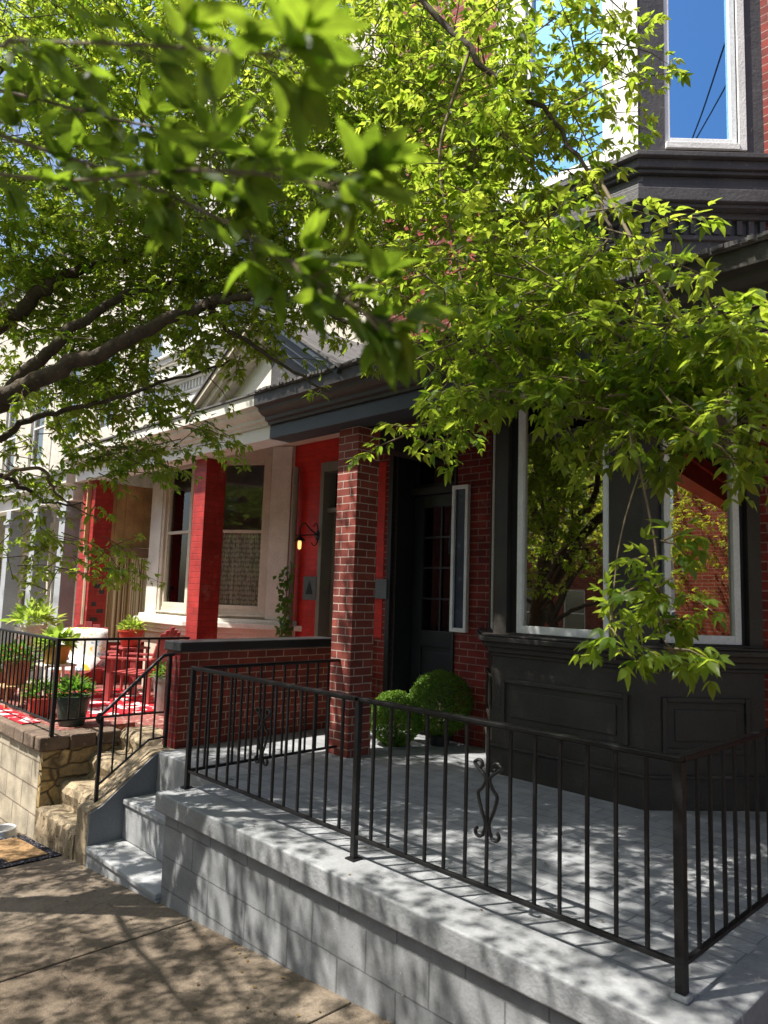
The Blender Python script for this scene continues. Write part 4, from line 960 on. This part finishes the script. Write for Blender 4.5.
def stand(label, x, y, w_, h, mat):
    r = empty('plant_stand', (x, y, 0)); tag(r, label, 'plant stand')
    mb = MB(); mb.box(x-w_, x+w_, y-w_, y+w_, h-0.03, h-0.005); mb.build('top', mat, r, bev=0.004)
    for sx in (-1, 1):
        for sy in (-1, 1): mb = MB(); mb.box(x+sx*(w_-0.03)-0.015, x+sx*(w_-0.03)+0.015, y+sy*(w_-0.03)-0.015, y+sy*(w_-0.03)+0.015, 0, h-0.031); mb.build('leg', mat, r)
stand('white wooden stand under the ochre hosta pot', -8.75, 3.25, 0.18, 0.52, M['pot_white'])
stand('low wooden stool under the clay pot of red flowers', -9.1, 2.95, 0.16, 0.26, M['wood_b'])
stand('tall white stand under the planter at the left photo edge', -10.6, 3.6, 0.19, 0.5, M['pot_white'])
stand('red stand under the lime green plant before the striped curtain', -9.75, 4.62, 0.2, 0.6, M['red_chair'])

def chair(label, x, y, rz):
    r = empty('porch_chair', (x, y, 0), 0); tag(r, label, 'chair', 'red porch chairs')
    c, s_ = math.cos(rz), math.sin(rz); u, v = Vector((c, s_, 0)), Vector((-s_, c, 0)); o = Vector((x, y, 0))
    b = MB(); tilt = (Z3+v*0.32).normalized(); bn = u.cross(tilt)
    for k in range(5): b.obox(o+v*0.22+Vector((0, 0, 0.34)), u, tilt, bn, -0.26+k*0.106, -0.26+k*0.106+0.092, 0, 0.62-abs(k-2)*0.04, -0.012, 0.012)
    b.build('backrest', M['red_chair'], r, bev=0.004)
    b = MB()
    for k in range(5): b.obox(o+Vector((0, 0, 0.36)), u, v, Z3, -0.27, 0.27, -0.28+k*0.105, -0.28+k*0.105+0.09, -0.02+(-0.008*k), 0.0-0.008*k)
    b.build('seat', M['red_chair'], r, bev=0.004)
    for sx in (-1, 1):
        b = MB(); b.obox(o+u*(sx*0.31)+Vector((0, 0, 0.54)), u, v, Z3, -0.06, 0.06, -0.36, 0.34, -0.012, 0.012); b.build('armrest', M['red_chair'], r, bev=0.004)
        for vy in (-0.27, 0.27): b = MB(); b.obox(o+u*(sx*0.30), u, v, Z3, -0.022, 0.022, vy-0.04, vy+0.04, 0.0, 0.527); b.build('leg', M['red_chair'], r, bev=0.003)
    return r
chair('red slatted porch chair nearest the bay, in front of the cream sill', -8.85, 4.35, R(-55))
chair('red slatted porch chair under the floral cushions', -9.55, 3.95, R(70))
def cushion(label, x, y, z, rz, tilt, sx=0.24, sy=0.24):
    mb = MB(); n = 12; vs = []; fs = []
    for side in (1, -1):
        for i in range(n+1):
            for j in range(n+1):
                a, b = i/n*2-1, j/n*2-1; th = 0.085*((1-a**4)*(1-b**4))**0.5
                vs.append(Vector((a*sx*(1-0.06*b*b), b*sy*(1-0.06*a*a), side*th)))
    m_ = (n+1)**2
    for s2_ in range(2):
        for i in range(n):
            for j in range(n):
                q = [s2_*m_+i*(n+1)+j, s2_*m_+(i+1)*(n+1)+j, s2_*m_+(i+1)*(n+1)+j+1, s2_*m_+i*(n+1)+j+1]; fs.append(tuple(q if s2_ == 0 else q[::-1]))
    T = Matrix.Translation((x, y, z)) @ Matrix.Rotation(rz, 4, 'Z') @ Matrix.Rotation(tilt, 4, 'X')
    mb.add([T @ v for v in vs], fs); o = mb.build('cushion', M['cushion'], loc=(x, y, z-0.2), smooth=True); tag(o, label, 'cushion'); return o
cushion('white and blue floral cushion standing on the red chair', -9.55, 3.88, 0.62, R(60), R(75), 0.3, 0.26)
cushion('yellow and blue patterned cushion lying on the red chair seat', -9.35, 3.72, 0.43, R(50), R(12), 0.26, 0.24)

mb = MB(); mb.box(-9.9, -7.95, 3.3, 4.6, 0.0, 0.012); rug = mb.build('rug', M['rug'], loc=(-8.9, 3.9, 0)); tag(rug, 'red and white patterned rug on the neighbouring porch deck', 'rug')
mb = MB(); mb.box(-9.4, -7.92, 2.66, 2.84, 0.006, 0.016); rug2 = mb.build('runner_rug', M['rug'], loc=(-8.6, 2.75, 0)); tag(rug2, 'narrow red runner laid along the cap stones by the railing', 'rug')

# creeping vine beside the cream pilaster
VN = empty('climbing_vine', (-7.38, 5.5, 0)); tag(VN, 'leafy green vine climbing beside the grey downspout on the cream house', 'vine')
mb = MB(); mb.tube(smooth_path([(-7.36, 5.55, 0.0), (-7.32, 5.52, 0.5), (-7.38, 5.50, 1.0), (-7.31, 5.50, 1.55), (-7.35, 5.52, 1.8)]), 0.008, 5); mb.build('stem', M['twig'], VN)
LV = Leaves()
for i in range(240):
    t = random.random()**1.2; p = Vector((-7.34, 5.5, 0.1+1.65*t))+Vector((random.gauss(0, 0.055), random.uniform(-0.12, 0.02), 0))
    LV.add(p, (rv(0.5)+Vector((0, -0.4, -0.6))), (Vector((0.3, -1, 0.3))+rv(0.4)), random.uniform(0.05, 0.09), random.uniform(0.04, 0.07), random.random())
LV.build('foliage', M['plant'], VN)

# doormat, bowl
DM = empty('doormat', (-6.95, 2.3, walk_z(-6.95))); tag(DM, 'tan coir doormat with black patterned border at the foot of the stone steps', 'doormat')
def slope_box(mb, x0, x1, y0, y1, h0, h1, rot=0.0):
    vs = []
    for h in (h0, h1):
        for (a, b) in ((x0, y0), (x1, y0), (x1, y1), (x0, y1)): vs.append((a, b, walk_z(a)+h))
    return mb.add(vs, [(0, 3, 2, 1), (4, 5, 6, 7), (0, 1, 5, 4), (1, 2, 6, 5), (2, 3, 7, 6), (3, 0, 4, 7)])
mb = MB(); slope_box(mb, -7.42, -6.47, 2.10, 2.585, 0.004, 0.014); mb.build('border', M['matborder'], DM, bev=0.003)
mb = MB(); slope_box(mb, -7.33, -6.56, 2.19, 2.50, 0.0145, 0.024); mb.build('coir_pad', M['coir'], DM, bev=0.003)
zb = walk_z(-7.56)
mb = MB(); mb.lathe([(0.13, 0.0), (0.135, 0.01), (0.115, 0.075), (0.125, 0.08), (0.12, 0.086), (0.105, 0.078), (0.10, 0.03), (0.0, 0.025)], (-7.56, 2.44, zb-0.006), 28)
bw = mb.build('pet_bowl', M['metal'], loc=(-7.56, 2.44, zb), smooth=True); tag(bw, 'round silver metal pet bowl on the sidewalk by the pale retaining wall', 'bowl')

# clipped boxwood balls
def boxwood(label, x, y, r, zc, seed):
    random.seed(seed); root = empty('boxwood_ball', (x, y, 0)); tag(root, label, 'shrub', 'clipped boxwood balls by the door')
    mb = MB(); mb.tube([(x, y, 0.0), (x+0.01, y, zc*0.6), (x, y, zc)], [0.03, 0.022, 0.012], 8)
    for k in range(9):
        v = rv().normalized()*r*0.75; mb.tube([(x, y, zc*0.7), (x+v.x, y+v.y, zc+v.z)], [0.008, 0.003], 5)
    mb.build('stem', M['bark'], root)
    mb = MB(); mb.lathe([(0.09, 0), (0.11, 0.1), (0.115, 0.10), (0.10, 0.09), (0.0, 0.085)], (x, y, 0.0), 18); mb.build('pot', M['black'], root, smooth=True)
    LV = Leaves()
    for i in range(9500):
        v = rv().normalized(); lump = 1+0.035*math.sin(v.x*7+seed)*math.sin(v.y*6+v.z*5)
        rr = r*lump*(random.uniform(0.93, 1.02) if random.random() < 0.8 else random.uniform(0.6, 0.93))
        p = Vector((x, y, zc))+v*rr
        LV.add(p, (v*0.7+rv(0.6)), (v+rv(0.5)), random.uniform(0.014, 0.025), random.uniform(0.010, 0.015), random.random())
    LV.build('foliage', M['box'], root)
boxwood('smaller front boxwood ball, closest to the brick pillar', -5.02, 5.10, 0.255, 0.25, 3)
boxwood('larger rear boxwood ball in front of the black door', -4.76, 5.46, 0.30, 0.40, 5)
random.seed(21)

# ------------------------------------------------------------------ the street tree
T0 = Vector((-6.6, 0.45, walk_z(-6.6)))
TR = empty('street_tree', T0); tag(TR, 'leafy box elder street tree arching over the sidewalk and porches', 'tree')
def limb(pts, r0, r1, n=7, wob=0.012, k=9):
    p = smooth_path(pts, n); m_ = len(p)
    return [q+rv(wob*min(1.0, r0/0.03) if 0 < i < m_-1 else 0) for i, q in enumerate(p)], [r0+(r1-r0)*i/(m_-1) for i in range(m_)]
mb = MB()
tp, tr_ = limb([T0+Vector((0, 0, -0.1)), T0+Vector((0.02, 0.02, 1.0)), T0+Vector((0.15, 0.05, 2.0)), T0+Vector((0.35, 0.1, 2.9)), T0+Vector((0.5, 0.0, 4.2)), T0+Vector((0.9, -0.3, 6.2)), T0+Vector((1.0, -0.5, 8.0))], 0.17, 0.04, 7, 0.012)
tr_[0] = 0.23; tr_[1] = 0.20
mb.tube(tp, tr_, 14); mb.build('trunk', M['bark'], TR, smooth=True)
fork = T0+Vector((0.18, 0.06, 2.2)); fork2 = T0+Vector((0.4, 0.08, 3.2)); fork3 = T0+Vector((0.6, -0.05, 4.7))
LIMBS = {
 'A': ([fork, at(-40, 425, 4.6), at(0, 398, 4.5), at(60, 372, 4.5), at(140, 335, 4.6), at(205, 306, 4.8), at(265, 294, 5.0), at(330, 312, 5.1)], 0.075, 0.018),
 'B': ([fork+Vector((0.05, 0, 0.1)), at(-30, 430, 4.8), at(15, 385, 4.7), at(60, 342, 4.7), at(105, 305, 4.9), at(150, 288, 5.1), at(215, 280, 5.3)], 0.06, 0.012),
 'C': ([fork2, at(-60, 370, 5.4), at(0, 328, 5.3), at(40, 292, 5.3), at(75, 272, 5.4), at(140, 255, 5.6), at(210, 215, 5.8), at(300, 150, 6.2)], 0.075, 0.012),
 'D': ([at(205, 306, 4.8), at(232, 332, 4.8), at(280, 362, 4.7), at(330, 392, 4.6)], 0.022, 0.006),
 'E': ([at(205, 306, 4.8), at(230, 300, 4.7), at(275, 296, 4.6), at(345, 318, 4.3), at(430, 350, 4.0)], 0.032, 0.008),
 'F': ([fork, at(-40, 470, 4.8), at(20, 425, 4.9), at(75, 408, 5.0), at(150, 388, 5.1), at(230, 360, 5.2)], 0.032, 0.007),
 'G': ([fork+Vector((0, 0, -0.1)), at(-50, 500, 4.6), at(0, 476, 4.7), at(30, 492, 4.9), at(50, 502, 5.0), at(85, 505, 5.2)], 0.024, 0.005),
 'H': ([at(0, 476, 4.7), at(40, 468, 4.8), at(52, 488, 5.0), at(72, 505, 5.2), at(100, 520, 5.3)], 0.014, 0.004),
 'I': ([fork2, at(-60, 150, 5.6), at(150, -70, 5.4), at(340, -60, 4.5), at(470, 50, 3.8), at(550, 120, 3.5), at(600, 200, 3.25), at(640, 290, 2.9)], 0.032, 0.003),
 'J': ([at(470, 50, 3.8), at(440, 150, 3.6), at(455, 250, 3.5), at(470, 330, 3.4), at(455, 390, 3.3), at(470, 450, 3.2)], 0.009, 0.002),
 'K': ([at(600, 180, 3.25), at(660, 290, 2.8), at(700, 350, 2.6), at(735, 380, 2.4)], 0.009, 0.003),
 'L': ([at(640, 290, 2.9), at(625, 380, 2.7), at(640, 470, 2.5), at(655, 545, 2.4), at(660, 625, 2.35), at(672, 650, 2.3)], 0.006, 0.002),
 'M': ([at(640, 470, 2.5), at(620, 540, 2.4), at(612, 620, 2.3), at(615, 660, 2.3)], 0.003, 0.0015),
 'N': ([fork3, T0+Vector((1.8, -0.9, 5.6)), T0+Vector((3.4, -1.4, 5.8)), T0+Vector((5.2, -1.2, 5.4))], 0.02, 0.006),
 'T': ([T0+Vector((0.42, 0.05, 3.8)), T0+Vector((2.2, -0.6, 4.5)), T0+Vector((4.0, -0.5, 4.6)), T0+Vector((6.0, -0.3, 4.3))], 0.026, 0.006),
 'O': ([fork3, T0+Vector((0.2, 1.3, 5.7)), T0+Vector((-0.4, 2.4, 6.2)), T0+Vector((-1.0, 3.2, 6.4))], 0.08, 0.02),
 'P': ([at(-330, 10, 2.2), at(-120, 90, 1.5), at(0, 135, 1.1), at(120, 175, 0.95), at(230, 225, 0.85), at(330, 290, 0.80), at(385, 325, 0.80)], 0.004, 0.0012),
 'Q': ([at(-300, -60, 1.7), at(-60, 30, 0.95), at(20, 40, 0.80), at(140, 45, 0.68), at(240, 52, 0.58), at(290, 60, 0.55)], 0.0026, 0.0012),
 'R': ([at(-250, 100, 1.6), at(-60, 160, 1.1), at(60, 180, 0.95), at(190, 170, 0.75), at(300, 180, 0.68), at(350, 195, 0.66)], 0.003, 0.0012),
 'S': ([at(-200, 40, 2.0), at(0, 90, 1.4), at(120, 120, 1.2), at(250, 150, 1.1)], 0.004, 0.0012),
}
for nm, (pts, r0, r1) in LIMBS.items():
    p_, r_ = limb(pts, r0, r1, 7, 0.003 if nm in 'PQRSLMKJ' else 0.012)
    mb = MB(); mb.tube(p_, r_, 10); mb.build('branch', M['bark'] if r0 > 0.02 else M['twig'], TR, smooth=True)

LV, WD = Leaves(), MB()
def cloud(px, py, d, rr, ru, rd, n, leaf=0.07, tone=0.5, droop=0.45, ln=0.38, center=None):
    """leafy twigs through an ellipsoid of the crown (sizes in metres: across, up, deep)"""
    c = at(px, py, d) if center is None else Vector(center)
    for i in range(n):
        v = rv().normalized()*random.random()**0.4
        p = c+_r*(v.x*rr)+_u*(v.y*ru)+_f*(v.z*rd)
        if (p-CAM).length < 1.3: continue
        dr = Vector((random.gauss(0, 1), random.gauss(0.25, 1), random.gauss(0.05, 0.35)))
        twig(LV, WD, p, dr, ln*random.uniform(0.6, 1.2), leaf, 7, droop, tone+random.gauss(0, 0.12))
def along(nm, n, spread, leaf=0.07, ln=0.3, t0=0.25, droop=0.5, tone=0.5):
    p = smooth_path(LIMBS[nm][0], 12)
    for i in range(n):
        q = p[min(len(p)-1, int((t0+(1-t0)*random.random())*len(p)))]
        dr = Vector((random.gauss(0, 1), random.gauss(0, 1), random.gauss(0.1, 0.5)))
        twig(LV, WD, q+rv(spread), dr, ln*random.uniform(0.5, 1.2), leaf, 6, droop, tone)
# right-hand curtain of leaves
LF = 0.056
cloud(540, 285, 3.1, 0.62, 0.36, 0.45, 120, LF, ln=0.30)
cloud(470, 200, 3.7, 0.60, 0.62, 0.5, 120, LF, ln=0.32)
cloud(530, 90, 3.8, 0.46, 0.52, 0.5, 95, LF, ln=0.30)
cloud(585, 30, 3.9, 0.18, 0.28, 0.4, 12, LF, ln=0.3)
cloud(550, 365, 2.9, 0.48, 0.18, 0.35, 50, LF, ln=0.24)
cloud(690, 340, 2.6, 0.32, 0.08, 0.3, 48, LF, ln=0.22)
cloud(630, 395, 2.75, 0.30, 0.13, 0.3, 30, LF, ln=0.24)
cloud(695, 430, 2.5, 0.24, 0.15, 0.3, 26, LF, ln=0.22)
cloud(430, 425, 3.4, 0.20, 0.14, 0.3, 10, LF, ln=0.26)
along('L', 15, 0.03, 0.058, 0.18, 0.5, 0.8); along('M', 6, 0.03, 0.058, 0.14, 0.4, 0.9); along('K', 12, 0.04, LF, 0.22); along('J', 14, 0.05, LF, 0.24); along('I', 18, 0.08, LF)
# deep crown, upper left
cloud(330, 120, 4.5, 0.95, 0.9, 0.7, 260, LF)
cloud(440, 90, 4.4, 0.5, 0.8, 0.4, 90, LF)
cloud(120, 60, 4.9, 1.0, 0.8, 0.7, 150, LF)
cloud(150, 250, 5.3, 0.7, 0.35, 0.5, 70, LF)
cloud(40, 300, 5.7, 0.6, 0.4, 0.5, 50, LF)
cloud(160, 150, 5.1, 1.1, 1.0, 0.9, 230, LF)
cloud(10, 180, 5.4, 0.8, 1.1, 0.8, 120, LF)
cloud(250, 20, 5.2, 1.6, 0.6, 0.9, 150, LF)
cloud(60, 210, 5.6, 0.9, 0.6, 0.6, 110, LF)
cloud(290, 210, 5.3, 0.7, 0.45, 0.5, 80, LF)
cloud(390, 60, 4.8, 0.6, 0.6, 0.5, 70, LF)
cloud(60, 30, 5.6, 1.2, 0.7, 0.9, 90, LF)
cloud(400, 270, 4.6, 0.55, 0.42, 0.5, 80, LF)
cloud(250, 240, 5.4, 1.0, 0.35, 0.6, 80, LF)
cloud(225, 335, 5.0, 0.42, 0.26, 0.3, 40, LF, ln=0.26)
cloud(200, 270, 5.2, 0.6, 0.3, 0.4, 60, LF, ln=0.3)
cloud(310, 300, 5.0, 0.4, 0.25, 0.3, 36, LF, ln=0.26)
cloud(110, 380, 5.3, 0.45, 0.25, 0.3, 40, LF, ln=0.3)
cloud(60, 390, 5.6, 0.75, 0.45, 0.6, 110, LF)
cloud(110, 320, 5.5, 0.7, 0.3, 0.5, 80, LF)
cloud(20, 250, 5.4, 0.5, 0.4, 0.5, 60, LF)
cloud(120, 455, 5.3, 0.4, 0.2, 0.3, 26, LF, tone=0.3)
cloud(165, 435, 5.4, 0.36, 0.24, 0.4, 24, LF, tone=0.25)
cloud(40, 555, 5.6, 0.36, 0.32, 0.4, 26, LF); cloud(120, 565, 5.4, 0.28, 0.12, 0.3, 8, LF)
cloud(20, 470, 5.4, 0.32, 0.26, 0.4, 16, LF)
for nm, n in (('A', 10), ('B', 12), ('C', 24), ('D', 5), ('E', 14), ('F', 14), ('G', 8), ('H', 6)): along(nm, n, 0.08, LF)
# crown over the sidewalk and over the street (out of the picture, shades it and shows in the glass)
for c_, rr_, n_ in (((-8.2, -1.6, 3.6), (1.5, 1.3, 1.4), 120), ((-9.0, -2.2, 2.8), (1.6, 0.8, 1.6), 120), ((-7.0, 1.0, 2.5), (0.7, 0.9, 0.6), 60)):
    cloud(0, 0, 0, rr_[0], rr_[1], rr_[2], n_, 0.062, center=c_)
def layer(x0, x1, y0, y1, z0, z1, n, leaf):
    """evenly spread twigs through one storey of the crown"""
    for i in range(n):
        p = Vector((random.uniform(x0, x1), random.uniform(y0, y1), random.uniform(z0, z1)))
        twig(LV, WD, p, (random.gauss(0, 1), random.gauss(0, 1), random.gauss(0.05, 0.3)), random.uniform(0.2, 0.42), leaf, 7, 0.3, 0.5+random.gauss(0, 0.12))
layer(-8.4, 0.2, -2.2, 0.4, 3.2, 4.6, 2100, 0.046)
layer(-8.0, 0.0, 0.4, 1.3, 4.2, 5.4, 850, 0.046)
layer(-7.0, -2.2, -0.3, 2.4, 6.2, 7.4, 430, 0.044)

# near spray above the lens
def near(nm, n, leaf, t0=0.3):
    p = smooth_path(LIMBS[nm][0], 14)
    for i in range(n):
        k = min(len(p)-2, int((t0+(1-t0)*(i+random.random())/n)*len(p))); q = p[k]; dd = (p[k+1]-p[k]).normalized()
        dr = dd*0.8+_r*random.gauss(0.1, 0.5)+_u*random.gauss(0.1, 0.6)+_f*random.gauss(0, 0.4)
        nn = (Vector((0, 0, 1))+rv(0.45)).normalized(); pd = dr.normalized(); e = q+pd*leaf*random.uniform(0.3, 0.8); sdv = pd.cross(nn).normalized()
        WD.tube([q, e], [0.0012, 0.0009], 4, False)
        c = random.uniform(0.0, 0.8)
        for v, s_ in ((pd+Vector((0, 0, -0.2)), 1.0), (pd*0.6+sdv*0.8, 0.85), (pd*0.6-sdv*0.8, 0.85)): LV.add(e, v+rv(0.1), nn+rv(0.15), leaf*s_*random.uniform(0.85, 1.2), leaf*s_*random.uniform(0.36, 0.44), c)
CROWN = LV; LV = Leaves()
near('P', 58, 0.058, 0.25); near('Q', 20, 0.056, 0.3); near('R', 30, 0.056, 0.25); near('S', 44, 0.056, 0.2)
LV.build('foliage', M['leaf_near'], TR, nseg=13, teeth=0.10); LV = CROWN
CROWN.build('foliage', M['leaf'], TR); WD.build('twigs', M['twig'], TR)

# the tree over the road, which the charcoal bay's windows mirror
T1 = Vector((-12.5, -9.4, walk_z(-12.5)))
TO = empty('street_tree', T1); tag(TO, 'tree on the far side of the street, seen only mirrored in the charcoal bay windows', 'tree')
mb = MB(); p_, r_ = limb([T1+Vector((0, 0, -0.2)), T1+Vector((0.1, 0, 1.6)), T1+Vector((-0.1, 0.1, 3.2)), T1+Vector((0.3, 0.2, 6.5))], 0.2, 0.05); mb.tube(p_, r_, 12); mb.build('trunk', M['bark'], TO, smooth=True)
for e in ((2.4, 1.2, 4.2), (-2.2, 0.8, 4.6), (1.0, -1.4, 5.2), (3.0, 0.4, 3.0), (-1.5, 1.5, 3.2)):
    p_, r_ = limb([T1+Vector((0, 0.05, 2.0)), T1+Vector((e[0]*0.4, e[1]*0.4, 2.0+(e[2]-2)*0.6)), T1+Vector(e)], 0.09, 0.02); mb = MB(); mb.tube(p_, r_, 8); mb.build('branch', M['bark'], TO, smooth=True)
LO, WO = Leaves(), MB()
LV_, WD_ = LV, WD; LV, WD = LO, WO
for c_, rr_, n_ in (((-11.0, -8.6, 3.6), (3.0, 1.8, 1.6), 260), ((-13.5, -9.2, 5.2), (3.0, 1.8, 1.6), 200), ((-8.6, -8.8, 5.0), (2.0, 1.5, 1.2), 90)):
    cloud(0, 0, 0, rr_[0], rr_[1], rr_[2], n_, 0.10, center=c_, ln=0.55)
LV.build('foliage', M['leaf_lit'], TO); WD.build('twigs', M['twig'], TO)
T2 = Vector((6.4, 0.9, walk_z(6.4))); TU = empty('street_tree', T2); tag(TU, 'tree uphill along the sidewalk, seen only mirrored in the right bay window', 'tree')
mb = MB(); p_, r_ = limb([T2+Vector((0, 0, -0.2)), T2+Vector((0.05, 0.1, 1.4)), T2+Vector((-0.1, 0.5, 2.8)), T2+Vector((0.1, 0.6, 5.0))], 0.14, 0.03); mb.tube(p_, r_, 12); mb.build('trunk', M['bark'], TU, smooth=True)
LV, WD = Leaves(), MB()
cloud(0, 0, 0, 1.6, 1.5, 1.6, 170, 0.08, center=(4.9, 3.0, 2.6), ln=0.45); cloud(0, 0, 0, 1.6, 1.2, 1.6, 110, 0.08, center=(6.4, 1.2, 4.6), ln=0.45)
LV.build('foliage', M['leaf_lit'], TU); WD.build('twigs', M['twig'], TO); LV = LV_
UP = empty('utility_pole', (9.0, -0.02, walk_z(9.0))); tag(UP, 'wooden utility pole uphill at the kerb, outside the picture', 'pole')
mb = MB(); mb.tube([(9.0, 0.15, walk_z(9)-0.3), (9.0, 0.15, 11.0)], [0.15, 0.11], 12); mb.build('post', M['rail_wood'], UP, smooth=True)
mb = MB(); mb.box(8.9, 9.0, -0.75, 1.05, 10.4, 10.52); mb.build('crossarm', M['rail_wood'], UP)
for k, (e, sag, r) in enumerate((((0.35, 5.68, 8.7), 0.25, 0.012), ((-0.9, 5.68, 8.2), 0.4, 0.012), ((-16.0, 0.4, 8.6), 0.7, 0.014))):
    a_, b_ = Vector((8.95, -0.5+0.5*k, 10.5)), Vector(e); mb = MB()
    mb.tube([a_.lerp(b_, t/14)-Vector((0, 0, sag*4*(t/14)*(1-t/14))) for t in range(15)], r, 5)
    wr = mb.build('overhead_wire', M['iron'], loc=a_); tag(wr, ('black service wire from the pole to the dark house, mirrored in the upper window', 'slack black service wire mirrored in the upper bay window', 'long black wire strung down the street above the tree')[k], 'wire')
# a little leaf litter
LV = Leaves()
for i in range(70):
    x = random.uniform(-7, -1.5); y = 2.60-abs(random.gauss(0, 0.35)); LV.add((x, y, walk_z(x)+0.006), (random.gauss(0, 1), random.gauss(0, 1), 0.05), (random.gauss(0, .15), random.gauss(0, .15), 1), random.uniform(0.015, 0.04), 0.015, random.random())
for i in range(25):
    LV.add((random.uniform(-4.7, -1.3), random.uniform(2.62, 4.9), 0.008), (random.gauss(0, 1), random.gauss(0, 1), 0.05), (random.gauss(0, .15), random.gauss(0, .15), 1), random.uniform(0.012, 0.03), 0.012, random.random())
M['dry'] = leaf_mat('dry_leaf', (0.10, 0.055, 0.02), (0.22, 0.15, 0.05), (0.1, 0.06, 0.02), (0.2, 0.15, 0.05), 0.7, 0.2)
tag(LV.build('leaf_litter', M['dry']), 'small dry leaves scattered along the foot of the grey block wall', 'litter', kind='stuff')
LV = CROWN
print('leaflets', len(LV.b))
